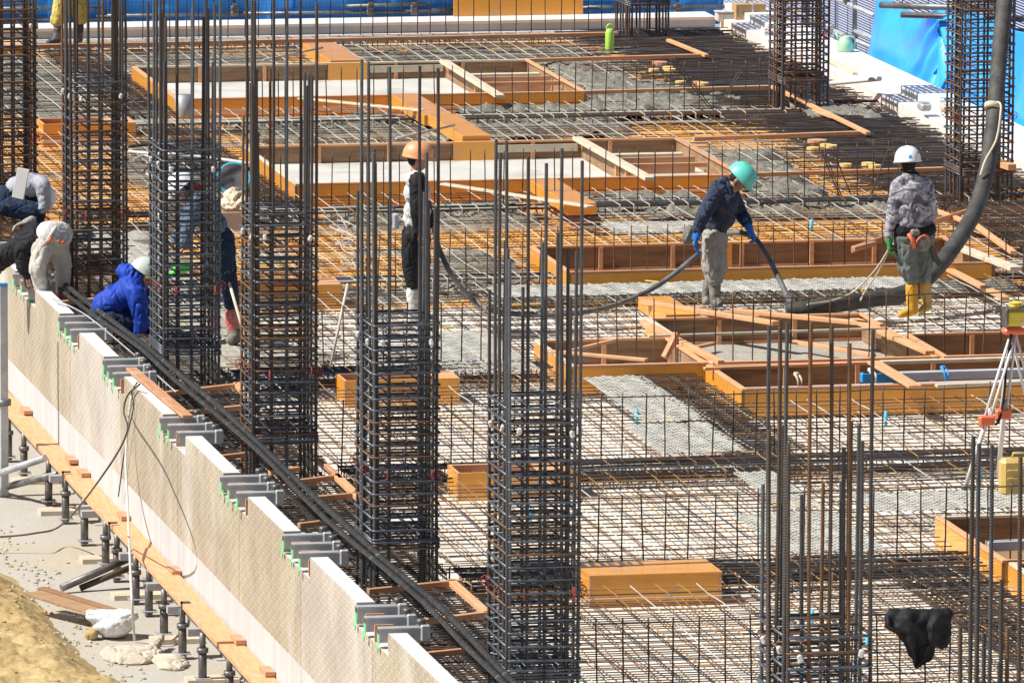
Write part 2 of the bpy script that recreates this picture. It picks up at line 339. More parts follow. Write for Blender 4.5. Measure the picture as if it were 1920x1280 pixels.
# clamps in the notches
def clamp(y,x,lab,tape=True):
    t=thing('steel_clamp',lab,'clamp',(x,y,.02),'grey steel clamps in the wall notches')
    bm=bmesh.new()
    b3(bm,x-.04,x+.32,y-.004,y+.004,.07,.175);b3(bm,x-.04,x+.30,y,y+.10,.175,.183);b3(bm,x-.04,x+.30,y+.1,y+.108,.08,.175)
    part('channel',bm,'steel',t)
    bm=bmesh.new();b3(bm,x+.29,x+.37,y-.015,y+.09,.07,.205,bev=.012);part('clamp_head',bm,'steel',t)
    bm=bmesh.new();tube(bm,[(x+.30,y+.04,.205),(x+.30,y+.04,.245)],.036,10);part('bolt_head',bm,'steel_dull',t)
    if tape:
        bm=bmesh.new();b3(bm,x-.044,x-.04,y+.004,y+.09,.05,.13);box(bm,(x-.05,y+.05,.02),(.006,.05,.05),Matrix.Rotation(.5,3,'X'));part('tape',bm,'green',t)
    bm=bmesh.new();b3(bm,x-.005,x+.145,y-.20,y-.17,.025,.16);part('wedge',bm,'timber_red',t)
    return t
q=['first','second','third']
grp=['nearest notch','second notch from the bottom','third notch from the bottom','fourth notch from the bottom','fifth notch from the bottom','sixth notch from the bottom','seventh notch from the bottom','notch cut by the left edge']
for gi,(a,b) in enumerate(NOT):
    for k in range(3):
        y=a+.30+(b-a-.42)*k/2
        clamp(y,WX+random.uniform(-.01,.03),'%s grey steel clamp in the %s of the beige wall'%(['nearest','middle','farthest'][k],grp[gi]),tape=not(gi==3 and k==0))
# black pipes lying inside the wall
pts=[UX(25,452,12.08),UX(70,490,12.12),UX(130,540,12.14)]+[UX(a,b,12.15) for a,b in [(200,594),(275,651),(335,700),(416,767),(503,849),(578,920),(640,977),(741,1068),(821,1134),(875,1187),(955,1272)]]+[Vector((12.15,58.5,.40)),Vector((12.15,56,.40))]
def hose(name,pts,r,m,label,cat='hose',n=8,seg=10,ridge=False,group=None):
    sp=spline(pts,n);rr=r
    if ridge: rr=[r*(1+.05*(i%2)) for i in range(len(sp))]
    bm=bmesh.new();tube(bm,sp,rr,seg);return one(name,bm,m,label,cat,group)
hose('conduit',pts,.028,'black_rubber','long black conduit nearer the columns in the pair lying inside the beige wall','conduit',28,10,True,'black conduits along the wall')
hose('conduit',[Vector(p)+Vector((-.055,0.,-.03+.02*math.sin(i*2))) for i,p in enumerate(pts)],.023,'black_rubber','long black conduit nearer the beige wall in the pair lying inside it','conduit',28,10,True,'black conduits along the wall')
# ---------------------------------------------------------------- far parapet and right parapet
fp=thing('far_parapet','long grey concrete parapet with white top across the back of the slab','parapet',(12,108.2,DZ))
bm=bmesh.new();b3(bm,5,24.6,108.15,108.45,DZ,-.075);part('lower_step',bm,'grey_conc',fp)
bm=bmesh.new();b3(bm,5,24.6,108.19,108.5,-.072,-.05);part('ledge',bm,'white_conc',fp)
bm=bmesh.new();b3(bm,5,24.6,108.30,108.6,-.047,.055);part('upper_step',bm,'grey_conc',fp)
bm=bmesh.new();b3(bm,5,24.6,108.27,108.95,.058,.095);part('coping',bm,'white_conc',fp)
rp=thing('right_parapet','broad white concrete parapet sloping down the right side of the slab','parapet',(24.6,85,DZ))
bm=bmesh.new();b3(bm,24.63,24.88,70,108.14,DZ,.10);part('lower_step',bm,'white_conc',rp)
bm=bmesh.new();b3(bm,24.883,25.30,70,109.0,DZ,.20);part('coping',bm,'white_conc',rp)
# ---------------------------------------------------------------- blue tarps and scaffold behind
def tarp_mat(name,c,c2,mesh_=False):
    m=mat(name,c,.35,0,col2=c2,scale=1.2,bump=.0)
    n=m.node_tree.nodes;L=m.node_tree.links;b=n['Principled BSDF'];b.inputs['Transmission Weight'].default_value=0
    if mesh_:
        tc=n.new('ShaderNodeTexCoord');br=n.new('ShaderNodeTexBrick');br.offset=0;br.inputs['Scale'].default_value=1;br.inputs['Brick Width'].default_value=.05;br.inputs['Row Height'].default_value=.05;br.inputs['Mortar Size'].default_value=.006
        cb=n.new('ShaderNodeCombineXYZ');sp=n.new('ShaderNodeSeparateXYZ');L.new(tc.outputs['Object'],sp.inputs[0]);L.new(sp.outputs[0],cb.inputs[0]);L.new(sp.outputs[2],cb.inputs[1]);L.new(cb.outputs[0],br.inputs['Vector'])
        br.inputs['Color1'].default_value=(*c,1);br.inputs['Color2'].default_value=(*c,1);br.inputs['Mortar'].default_value=(.08,.42,.85,1);L.new(br.outputs[0],b.inputs['Base Color'])
    return m
M['tarp']=tarp_mat('blue sheet',(.025,.30,.95),(.02,.22,.80),True)
M['tarp2']=tarp_mat('light blue tarp',(.06,.46,1.0),(.04,.34,.93))
def cloth(name,P,nu,nv,m,label,cat,amp=.05,thick=.004,fs=1.5,loc=None):
    """hanging sheet: P(u,v) gives the point, folds come from noise"""
    bm=bmesh.new();V=[[None]*(nv+1) for _ in range(nu+1)]
    for i in range(nu+1):
        for j in range(nv+1):
            V[i][j]=bm.verts.new(P(i/nu,j/nv))
    for i in range(nu):
        for j in range(nv):
            f=bm.faces.new((V[i][j],V[i+1][j],V[i+1][j+1],V[i][j+1]));f.smooth=True
    o=one(name,bm,m,label,cat);s=o.modifiers.new('t','SOLIDIFY');s.thickness=thick;return o
yb=109.15
def tp(x0,x1,z0,z1,sd,amp=.05):
    def P(u,v):
        x=x0+(x1-x0)*u;z=z0+(z1-z0)*v
        return Vector((x,yb+amp*noise.noise(Vector((x*1.4+sd,z*.8,sd)))+.03*noise.noise(Vector((x*5,z*3-x*4,sd))),z))
    return P
xs=[5,16.5,19.0,21.9,24.9]
lb=['far left','left of the two middle','right of the two middle','right-hand']
for i in range(4):
    cloth('blue_sheet',tp(xs[i]+.01,xs[i+1],-.1,4.2,i*7.1,.09),90,40,'tarp',lb[i]+' blue mesh sheet hung on the scaffold behind the far parapet','sheet').update_tag()
for o in [o for o in bpy.data.objects if o.name.startswith('blue_sheet')]: o['group']='blue sheets behind the far parapet'
# orange plywood sheet leaning behind the far parapet
a=UY(850,37,108.9);b=UY(1092,37,108.9)
bm=bmesh.new();b3(bm,a.x,b.x,108.86,108.9,.098,1.5);one('plywood_sheet',bm,'ply','big orange coated plywood sheet standing on the far parapet in front of the blue sheets','plywood sheet')
# scaffold at the back: tubes run in front of the sheets
sc=thing('back_scaffold','dark scaffold tubes and couplers in front of the blue sheets at the back','scaffold',(14,109,.2))
def run(p,q,r=.024,par=sc,m='steel_dull',nm='tube'):
    bm=bmesh.new();tube(bm,[p,q],r,8);return part(nm,bm,m,par)
for (x0,y0,x1,y1) in [(-40,17,190,16),(-40,38,215,36),(180,30,470,28),(440,26,850,22),(650,12,800,8),(1090,15,1420,12),(760,20,850,19),(1100,14,1170,13)]:
    run(UY(x0,y0,109.0),UY(x1,y1,109.0))
for px in [108,440,694,776,1270,215]:
    p=UY(px,40,109.05);run((p.x,p.y,.2),(p.x,p.y,4.2),m='steel_dull',nm='upright')
    for z in [20,30]:
        c=UY(px,z-(6 if px>600 else 4),109.0);bm=bmesh.new();box(bm,c,(.10,.09,.07),bev=.01);box(bm,c+Vector((0,-.02,.05)),(.05,.09,.03));part('coupler',bm,'steel_dull',sc)
# right scaffold
rs=thing('right_scaffold','grey scaffold rails and posts behind the white parapet on the right','scaffold',(25.9,100,.2))
XR=25.85
for (x0,y0,x1,y1) in [(1545,-12,1640,30),(1545,50,1640,92),(1590,-30,1660,0),(1600,58,1650,78),(1440,0,1560,52)]:
    run(UX(x0,y0,XR),UX(x1,y1,XR),.030,rs,'steel','rail')
for (x0,y0,x1,y1) in [(1650,10,1900,18),(1690,28,1930,36),(1780,55,1930,60)]:
    p=UX(x0,y0,26.6);q=UX(x1,y1,28.);run(UY(x0,y0,100),UY(x1,y1,99),.04,rs,'steel_dull','rail')
p=UX(1602,95,XR);run((XR,p.y,-.1),(XR,p.y,4.2),.032,rs,'steel','upright')
for px,py in [(1587,0),(1587,70),(1602,72)]:
    bm=bmesh.new();box(bm,UX(px,py,XR-.02),(.08,.1,.09),bev=.01);part('coupler',bm,'steel_dull',rs)
def louv():
    m=mat('bluish perforated panel',(.42,.47,.66),.6,0,col2=(.36,.41,.60),scale=1);n=m.node_tree.nodes;L=m.node_tree.links;b=n['Principled BSDF']
    tc=n.new('ShaderNodeTexCoord');wv=n.new('ShaderNodeTexWave');wv.bands_direction='Z';wv.inputs['Scale'].default_value=9;L.new(tc.outputs['Object'],wv.inputs[0])
    bp=n.new('ShaderNodeBump');bp.inputs['Strength'].default_value=1;bp.inputs['Distance'].default_value=.03;L.new(wv.outputs['Fac'],bp.inputs['Height']);L.new(bp.outputs[0],b.inputs['Normal']);return m
M['louver']=louv()
pp=thing('panel_fence','bluish ribbed panel fence behind the scaffold on the right','fence',(26.5,95,0))
for i in range(14):
    y=80+i*2.2;bm=bmesh.new();b3(bm,26.5,26.55,y+.02,y+2.18,-1.0,4.4);part('fence_panel',bm,'louver',pp)
bm=bmesh.new();b3(bm,26.45,26.6,111,140,-1,5);b3(bm,24.9,60,140,140.1,-1,9);part('back_panel',bm,'louver',pp)
# big light blue tarp
K=UX(1766,18,25.6)
A=UX(1645,-20,25.55);B=UX(1625,112,25.5);Cc=UX(1790,188,25.45);D=UX(1800,22,25.6)
def TP(u,v):
    # v=0 bottom, v=1 top
    bot=B.lerp(Cc,u);top=A.lerp(K,min(1,u/.82)) if u<.82 else K.lerp(D,(u-.82)/.18)
    sag=-.16*math.sin(math.pi*min(1,u/.82))*(v)
    p=bot.lerp(top,v);p.z+=sag
    # folds radiate from the tied corner
    dy=(p.y-K.y);dzz=(p.z-K.z);ang=math.atan2(dzz,dy+1e-4);rr=math.hypot(dy,dzz)
    p.x+=-.085*math.sin(ang*16+2*noise.noise(p*1.3))*math.exp(-rr*.55)-.10*noise.noise(Vector((p.y*.7,p.z*.6,1)))*min(1,rr)
    # the slot hanging open below the knot
    s=math.exp(-((u-.76)/.05)**2)*math.sin(math.pi*min(1,max(0,v)))
    p.x+=.22*s
    return p
cloth('blue_tarp',TP,110,90,'tarp2','big light blue tarp tied up in folds on the right scaffold','tarp')
def TP2(u,v):
    a=UX(1802,14,25.62);b=UX(1800,196,25.45);c=UX(1990,300,25.4);d=UX(1990,90,25.5)
    p=b.lerp(c,u).lerp(a.lerp(d,u),v);p.x+=.06*noise.noise(Vector((p.y*1.2,p.z*.5,9)))+.02*math.sin(p.y*9);return p
cloth('blue_tarp',TP2,70,50,'tarp2','light blue tarp hanging straight behind the right-hand rebar column','tarp')
# ================================================================ rebar columns
def ribbed(L,r,pitch=.018,seg=8,bend=0):
    bm=bmesh.new();n=int(L/pitch);pts=[];rr=[]
    for i in range(n):
        z=i*pitch
        for f,k in ((0,1.),(.30,1.),(.45,1.24),(.72,1.24)):pts.append((bend*math.sin(z*1.3),bend*.6*math.sin(z*.9+1),z+f*pitch));rr.append(r*k)
    tube(bm,pts,rr,seg);return mesh('vertical_bar',bm,'bar_grey')
TALL=[ribbed(4.55,.0118,bend=.006),ribbed(4.50,.0125,bend=-.008)];SHORT=ribbed(3.80,.0122,bend=.007);SHORTS=[SHORT,ribbed(3.35,.0118,bend=-.006)]
def ring_mesh(W,D,r=.0105,rad=.035,hook=True,name='stirrup'):
    bm=bmesh.new();pts=[];e=.018
    cs=[(-e,-e,180,270),(W+e,-e,270,360),(W+e,D+e,0,90),(-e,D+e,90,180)]
    for (x,y,a0,a1) in cs:
        cx=x+rad*(1 if x<W/2 else -1);cy=y+rad*(1 if y<D/2 else -1)
        for k in range(4):
            a=R(a0+(a1-a0)*k/3);pts.append((cx+rad*math.cos(a),cy+rad*math.sin(a),0))
    pts.append(pts[0]);tube(bm,pts,r,6);return mesh(name,bm,'stirrup')
def tie_mesh(W,D):
    bm=bmesh.new()
    # inner hoop and cross ties
    tube(bm,[(W*.26,-.02,.018),(W*.26,D+.02,.018)],.0075,6);tube(bm,[(W*.74,-.02,.02),(W*.74,D+.02,.02)],.0075,6)
    tube(bm,[(-.02,D*.35,.024),(W+.02,D*.35,.024)],.008,6);tube(bm,[(-.02,D*.68,.026),(W+.02,D*.68,.026)],.008,6)
    return mesh('crosstie',bm,'stirrup')
def wheel_mesh():
    bm=bmesh.new();pts=[(.045*math.cos(a),0,.045*math.sin(a)) for a in [R(k*30) for k in range(13)]];tube(bm,pts,.0042,5)
    for k in range(3):
        a=R(k*60+20);tube(bm,[(-.045*math.cos(a),0,-.045*math.sin(a)),(.045*math.cos(a),0,.045*math.sin(a))],.004,5)
    return mesh('spacer_wheel',bm,'red_pl')
def lump_mesh():
    bm=bmesh.new();box(bm,(0,0,0),(.038,.034,.055),bev=.010);return mesh('spacer_block',bm,'white_pl')
WHEEL=wheel_mesh();LUMP=lump_mesh()
RINGS={}
def cage(X,Y,label,W=.53,D=.80,z0=-.2,zt=2.4,zs=.32,pitch=.10,rust=.35,dense=4,extra=0,short=True,seed=0,zsh=0,skip=()):
    rnd=random.Random(seed*31+5)
    t=thing('rebar_column',label,'rebar column',(X,Y,z0),'rebar columns standing on the slab')
    key=(W,D)
    if key not in RINGS:RINGS[key]=(ring_mesh(W,D),tie_mesh(W,D))
    rg,ti=RINGS[key]
    pos=[]
    for i in range(5):pos+= [(W*i/4,0),(W*i/4,D)]
    for i in range(1,4):pos+=[(0,D*i/4),(W,D*i/4)]
    for i,(x,y) in enumerate(pos):
        if i in skip: continue
        col=i%2 if y in(0,D) and x in (0,W) else rnd.random()
        s=short and ((i%2==1) if not (x,y)==(0,0) else True)
        me=SHORTS[rnd.randrange(2)] if s else TALL[rnd.randrange(2)]
        mm=rnd.choice(['bar_rust','bar_brown','bar_brown']) if rnd.random()<rust else rnd.choice(['bar_grey','bar_dark','bar_grey','bar_grey2'])
        ob('vertical_bar',me,t,(x+rnd.uniform(-.006,.006),y+rnd.uniform(-.006,.006),zsh+rnd.uniform(-.08,.06)),(rnd.uniform(-.0035,.0035),rnd.uniform(-.0035,.0035),rnd.uniform(0,6.28)),None,mm)
        if i%6==0 and short:   # lapped splice bar beside it
            ob('vertical_bar',SHORT,t,(x+rnd.choice((-.032,.032)),y+rnd.uniform(-.01,.02),zsh+rnd.uniform(-.1,.02)),(rnd.uniform(-.005,.005),rnd.uniform(-.005,.005),rnd.uniform(0,6.28)),None,rnd.choice(['bar_grey','bar_brown','bar_dark']))
    zs_=[zs+.025*k for k in range(dense)];z=zs+.025*dense+.05
    while z<zt:zs_.append(z);z+=pitch*rnd.uniform(.93,1.07)
    for z in zs_:
        mm='stirrup_rust' if rnd.random()<rust*.9 else 'stirrup'
        ob('stirrup',rg,t,(rnd.uniform(-.004,.004),rnd.uniform(-.004,.004),z-z0),(rnd.uniform(-.008,.008),rnd.uniform(-.012,.012),rnd.uniform(-.008,.008)),None,mm)
        ob('crosstie',ti,t,(0,0,z-z0),(rnd.uniform(-.008,.008),rnd.uniform(-.01,.01),0),None,mm)
    for zw in ([.95] if zt<3 else [.95,2.0]):
        for (x,y,a) in [(-.05,.12,90),(-.05,D-.15,90),(.1,-.05,0),(W-.05,-.05,0),(W+.05,.15,90)]:
            ob('spacer_wheel',WHEEL,t,(x,y,zw+rnd.uniform(-.02,.02)-z0),(0,0,R(rnd.uniform(-25,25)+a+90)))
    for (x,y) in [(-.02,.2),(-.03,D*.75),(W*.12,-.03),(W-.06,-.03),(W+.02,.1)]:
        ob('spacer_block',LUMP,t,(x,y,zt-.13*rnd.uniform(.9,1.1)*1.6-z0),(rnd.uniform(-.4,.4),rnd.uniform(-.4,.4),rnd.uniform(0,3)))
    return t
CX=12.24
cage(CX-.02,89.6,'rusty rebar column at the left edge, farthest of the left row',rust=.6,seed=1,zt=2.4)
cage(CX,83.25,'second rebar column from the left edge, behind the crouching blue jacket',rust=.6,seed=2,zt=2.35)
cage(CX+.03,77.64,'third rebar column of the left row, in front of the white-helmeted worker in denim',rust=.25,seed=3,zt=2.32)
cage(CX,72.15,'fourth rebar column from the left, tied into the left row beside the black conduits',rust=.25,seed=4,zt=2.38)
cage(CX+.03,66.57,'fifth rebar column of the left row, its tall bars crossing the orange-helmeted worker',rust=.2,seed=5,zt=2.24,skip=(4,7))
cage(CX,60.75,'sixth and tallest looking rebar column, standing at bottom centre',rust=.15,seed=6,zt=2.40,zs=.30)
cage(CX-.03,51.45,'rebar column at bottom right with its bare bars spread wide and few stirrups showing',rust=.35,seed=7,zt=2.40)
cage(CX,46.3,'bare rebar bars at the bottom right corner',rust=.3,seed=8,zt=2.2)
cage(23.05,106.55,'small distant rebar column at top centre beside the lime bottle',rust=.2,seed=9,zt=2.4,zs=.45)
cage(23.2,98.27,'rusty rebar column standing on the right in front of the white parapet',rust=.75,seed=10,zt=2.6,zs=.35,W=.53)
cage(23.24,89.7,'rusty rebar column behind the thick concrete hose at right',rust=.75,seed=11,zt=2.7,zs=.3,W=.56)
# ================================================================ formwork boxes (trays)
TR=[]  # areas kept clear of bars
def tray(name,label,X0,X1,Y0,Y1,zt=.12,zb=-.15,floor=None,cat='formwork',studs=True,clear=True,wall=.03,orange=None,group=None,fl='conc'):
    t=thing(name,label,cat,((X0+X1)/2,(Y0+Y1)/2,DZ),group)
    if clear: TR.append((X0,X1,Y0,Y1))
    def side(x0,x1,y0,y1,outer):
        bm=bmesh.new()
        for f in b3(bm,x0,x1,y0,y1,zb,zt-.026):
            n=f.normal;f.material_index=0 if n.dot(Vector(outer))>.5 else 1
        part('side_panel',bm,['ply','ply_in'],t)
    e=wall
    side(X0,X0+e,Y0,Y1,(-1,0,0));side(X1-e,X1,Y0,Y1,(1,0,0))
    side(X0+e+.001,X1-e-.001,Y1-e,Y1,(0,1,0));side(X0+e+.001,X1-e-.001,Y0,Y0+e,(0,-1,0))
    # timber rails along the tops
    def rail(x0,x1,y0,y1,m='timber'):
        if m=='timber': m=random.choice(['timber','timber','timber_pale','timber_red'])
        bm=bmesh.new();b3(bm,x0,x1,y0,y1,zt-.025,zt,bev=.003);part('top_rail',bm,m,t)
    w=.055
    rail(X0+.003,X0+w,Y0,Y1);rail(X1-w,X1-.003,Y0,Y1);rail(X0+w+.002,X1-w-.002,Y1-w,Y1-.003);rail(X0+w+.002,X1-w-.002,Y0+.003,Y0+w,'timber')
    if studs:
        n=max(1,int((X1-X0)/.9))
        for i in range(1,n+1):
            x=X0+(X1-X0)*i/(n+1)+random.uniform(-.05,.05)
            bm=bmesh.new();b3(bm,x-.022,x+.022,Y1-e-.04,Y1-e-.002,zb,zt-.028);part('stud',bm,'timber',t)
    bm=bmesh.new();b3(bm,X0+e+.01,X1-e-.01,Y1-e-.03,Y1-e-.003,zb+.0,zb+.03);part('bottom_rail',bm,'timber_red',t)
    if orange:
        for (a,b) in orange:
            bm=bmesh.new();b3(bm,a,b,Y1-e-.05,Y1-e-.044,zb+.01,zt-.0);part('orange_infill',bm,'ply',t)
    if floor is not None:
        bm=bmesh.new();b3(bm,X0+e+.003,X1-e-.003,Y0+e+.003,Y1-e-.003,floor-.05,floor);part('floor',bm,fl,t)
    return t
b1=tray('slab_opening_form','farthest large orange-edged formwork tray with a smooth concrete floor',15.94,21.06,99.85,103.45,zt=.13,floor=-.09,orange=[(18.45,18.95)])
b2=tray('slab_opening_form','large formwork tray behind the orange-helmeted worker, smooth grey concrete floor',15.96,21.16,91.55,95.1,zt=.13,floor=-.09,orange=[(18.45,18.95)])
b3_=tray('slab_opening_form','shallow formwork tray between the two standing workers, brown far wall with one orange panel',17.52,22.1,83.95,86.0,zt=.13,floor=-.14,orange=[(19.38,19.72)],fl='ply_in')
b4=tray('slab_opening_form','formwork tray full of loose timber below the teal-helmeted worker, left arm',16.2,17.56,77.5,79.25,zt=.13,floor=-.15)
b4b=tray('slab_opening_form','formwork tray with wet concrete floor in front of the yellow boots',17.60,19.85,77.5,80.55,zt=.13,floor=-.15,fl='pour')
b4c=tray('slab_opening_form','narrow brown formwork tray beside the tripod head at the right edge',19.9,22.6,77.5,79.05,zt=.13,floor=-.15,fl='ply_in')
b5=tray('slab_opening_form','long orange tray holding pale square steel tubes at right of centre',17.50,22.0,75.8,77.35,zt=.13,floor=-.15,fl='ply_in')
b6=tray('slab_opening_form','orange tray cut by the right edge beside the yellow case',17.52,19.3,66.2,68.45,zt=.13,floor=-.15,fl='ply_in')
b7=tray('slab_opening_form','corner of an orange tray at the lower right edge, nearest of the trays',17.55,19.2,64.4,66.1,zt=.13,floor=-.15,fl='ply_in')
# partitions and cross battens in the right-hand cells of the two big trays
for tr,X,Y0,Y1,nm in ((b1,19.98,99.85,103.45,'a'),(b2,20.0,91.55,95.1,'b')):
    bm=bmesh.new()
    for f in b3(bm,X-.015,X+.015,Y0+.04,Y1-.06,-.088,.102): f.material_index=1
    part('partition',bm,['ply','ply_in'],tr)
    for k in range(3):
        y=Y0+.25+k*.55;bm=bmesh.new();b3(bm,X-.06,X-.017,y,y+.05,-.088,.10);part('stud',bm,'timber',tr)
    bm=bmesh.new();b3(bm,X+.018,21.0,Y0+1.25,Y0+1.31,.06,.11);part('cross_batten',bm,'timber',tr)
    bm=bmesh.new();b3(bm,X+.018,21.0,Y0+1.9,Y0+1.96,-.088,.10);part('cross_board',bm,'timber_red',tr)
    bm=bmesh.new();b3(bm,X+.018,20.95,Y0+2.3,Y0+2.45,.05,.09);part('cross_batten',bm,'timber_pale',tr)
    bm=bmesh.new();b3(bm,X+.018,21.0,Y0+.04,Y0+1.2,-.086,-.07);part('cell_floor',bm,'ply_in',tr)
    bm=bmesh.new();b3(bm,18.98,19.93,Y1-.11,Y1-.085,.0,.085);part('nailed_board',bm,'timber_pale',tr)
# small boxes between the columns
def small(label,X0,X1,Y0,Y1,closed=False,zt=.08):
    t=thing('opening_box',label,'formwork box',((X0+X1)/2,(Y0+Y1)/2,DZ),'small orange boxes between the beams');TR.append((X0,X1,Y0,Y1));e=.024
    for (a,b,c,d,o) in [(X0,X0+e,Y0,Y1,(-1,0,0)),(X1-e,X1,Y0,Y1,(1,0,0)),(X0+e+.001,X1-e-.001,Y0,Y0+e,(0,-1,0)),(X0+e+.001,X1-e-.001,Y1-e,Y1,(0,1,0))]:
        bm=bmesh.new()
        for f in b3(bm,a,b,c,d,DZ+.005,zt,bev=0): f.material_index=0 if f.normal.dot(Vector(o))>.5 else 1
        part('side_panel',bm,['ply','timber'],t)
    if closed:
        bm=bmesh.new();b3(bm,X0-.004,X1+.004,Y0-.004,Y1+.004,zt+.001,zt+.014);part('lid',bm,'ply',t)
    else:
        bm=bmesh.new();b3(bm,X1-.34,X1-e-.002,Y0+e+.001,Y1-e-.001,zt-.02,zt-.002);part('cover_strip',bm,'timber',t)
        bm=bmesh.new();b3(bm,X0+e,X1-e,Y1-e-.07,Y1-e-.002,zt-.03,zt+.004);part('batten',bm,'timber_red',t)
small('closed glossy orange box nearest the bottom of the picture',14.02,15.14,66.25,66.88,True,zt=.085)
small('open orange box just behind the sixth rebar column',13.97,15.06,71.7,72.2)
small('open orange box crossed by the fifth rebar column',13.95,15.07,77.25,77.75)
small('open orange box behind the fourth rebar column with a reddish batten inside',13.98,15.10,83.75,84.35)
small('open orange box behind the second rebar column',14.0,15.12,97.8,98.4,zt=.10)
small('small distant orange box behind the far left rebar column',14.6,15.12,106.45,107.0)
# orange beam-gap covers
def cover(label,x0,x1,y0,y1,zt=.15,dx=0):
    bm=bmesh.new();h=.13
    vs=[bm.verts.new(p) for p in [(x0,y1,zt),(x1,y1,zt),(x1+dx,y0,zt),(x0+dx,y0,zt),(x0,y1,zt-h),(x1,y1,zt-h),(x1+dx,y0,zt-h),(x0+dx,y0,zt-h)]]
    for q in [(0,1,2,3),(7,6,5,4),(0,3,7,4),(3,2,6,7),(2,1,5,6),(1,0,4,5)]: bm.faces.new([vs[i] for i in q])
    bmesh.ops.bevel(bm,geom=bm.edges[:],offset=.004,segments=1,affect='EDGES')
    TR.append((min(x0,x0+dx),max(x1,x1+dx),y0,y1))
    return one('gap_cover',bm,'ply',label,'formwork cover','orange covers between the trays')
cover('orange cover strip behind the farthest tray',18.5,18.92,103.5,105.55)
cover('orange cover strip running forward from the farthest tray',18.58,18.92,97.55,99.8)
cover('orange cover strip just behind the second tray, with a grey rod across it',18.58,18.92,95.15,97.3,zt=.19)
cover('orange cover strip in front of the second tray, crossed by a pale plank',18.60,18.93,89.2,91.35)
cover('orange cover with spilled cement left of the teal-helmeted worker\'s boots',17.82,18.15,80.60,81.9)
# ================================================================ beams, mats, dowels
ROWS=[107.4,98.6,90.3,84.75,78.57,72.65,67.25,61.5]
def xmax(Y): return min(24.6,U(1935,0,0).x if False else UY(1960,700,Y).x+.4)
def clip_segs(a,b,rects,ax,c):
    """cut the interval a..b of a bar at height c of the other axis by the cleared areas"""
    segs=[(a,b)]
    for (x0,x1,y0,y1) in rects:
        lo,hi,cl,ch=(x0,x1,y0,y1) if ax=='x' else (y0,y1,x0,x1)
        if not(cl-.02<c<ch+.02):continue
        ns=[]
        for (s,e) in segs:
            if hi+.04<=s or lo-.04>=e: ns.append((s,e));continue
            if s<lo-.04: ns.append((s,lo-.04))
            if e>hi+.04: ns.append((hi+.04,e))
        segs=ns
    return [(s,e) for s,e in segs if e-s>.15]
def unit_bar(r,seg=6,name='long_bar',wob=.0):
    bm=bmesh.new();n=10
    tube(bm,[(i/n,wob*math.sin(i*1.9),wob*.6*math.sin(i*2.7+1)) for i in range(n+1)],r,seg);return mesh(name,bm,'bar_grey')
UB={r:[unit_bar(r,6 if r<.01 else 8,'bar',w) for w in (.0,.009,-.012)] for r in (.0052,.0068,.0085,.0125)}
US=unit_bar(.0068,6,'bar',.0015)
def bar(name,p,q,r,par,m):
    p=Vector(p);q=Vector(q);d=q-p;L=d.length
    o=ob(name,US if name=='starter_bar' else random.choice(UB[r]),par,p-parent_loc(par),None,None,m)
    o.rotation_euler=(random.uniform(0,6.28) if False else 0,-math.asin(max(-1,min(1,d.z/L))),math.atan2(d.y,d.x));o.scale=(L,1,1)
    return o
def left(Y): return WX+.20
random.seed(11)
def pick(Y,cem):
    v=random.random()
    if v<cem: return 'bar_ash'
    return random.choice(['bar_dark','bar_brown','bar_grey','bar_rust','bar_gold','bar_ash'] if Y>84 else ['bar_dark','bar_brown','bar_dark','bar_rust','bar_grey','bar_gold'])
bays=[(61.7,66.35,'nearest'),(67.3,71.8,'second nearest'),(72.75,75.7,'third nearest'),(78.65,83.85,'fourth nearest'),(84.85,89.45,'fifth nearest'),(90.4,97.75,'second farthest'),(98.7,106.5,'farthest')]
desc={'nearest':'pale deck in front of the closed orange box','second nearest':'pale deck behind the closed orange box','third nearest':'deck before the tray of tubes','fourth nearest':'deck where the hose workers stand','fifth nearest':'orange deck behind the hose workers','second farthest':'orange deck around the second tray','farthest':'orange deck around the farthest tray'}
for (y0,y1,nm) in bays:
    if nm=='third nearest': y1=78.0
    xl=13.05;xr=xmax(y1)
    for (lay,z,sp,cem) in [('upper',0,.2,.62 if y0>84 else .45 if y0>78 else .16),('lower',-.115,.2,.12)]:
        t=thing('rebar_mat',lay+' crossed rebar layer, '+nm+' bay, over '+desc[nm],'rebar mat',(xl,y0,z),'rebar mats on the deck')
        n=int((y1-y0)/sp)
        off=.1 if lay=='lower' else 0
        for i in range(n+1):
            y=y0+off+i*sp+random.uniform(-.02,.02)
            if y>y1: continue
            if lay=='lower' and i%2 and y0>66: continue
            for s,e in clip_segs(xl+random.uniform(-.1,.05),xr,TR,'x',y):
                bar('cross_bar',(s,y,z+random.uniform(-.006,.006)),(e,y+random.uniform(-.02,.02),z+random.uniform(-.006,.006)),.0052,t,pick(y,cem*.35))
        n=int((xr-xl)/sp)
        if n>95: n=95
        for i in range(n+1):
            x=xl+.1+off*.6+i*sp+random.uniform(-.02,.02)
            if x>xr: break
            for s,e in clip_segs(y0-.25,y1+.3,TR,'y',x):
                # split long bars at trays only; cement makes upper bars pale
                v=random.random()
                mm='bar_ash' if v<cem*1.35 else random.choice(['bar_brown','bar_gold','bar_gold','bar_rust'])
                bar('along_bar',(x,s,z+.014+random.uniform(-.004,.004)),(x+random.uniform(-.02,.02),e,z+.014+random.uniform(-.004,.004)),.0052,t,mm)
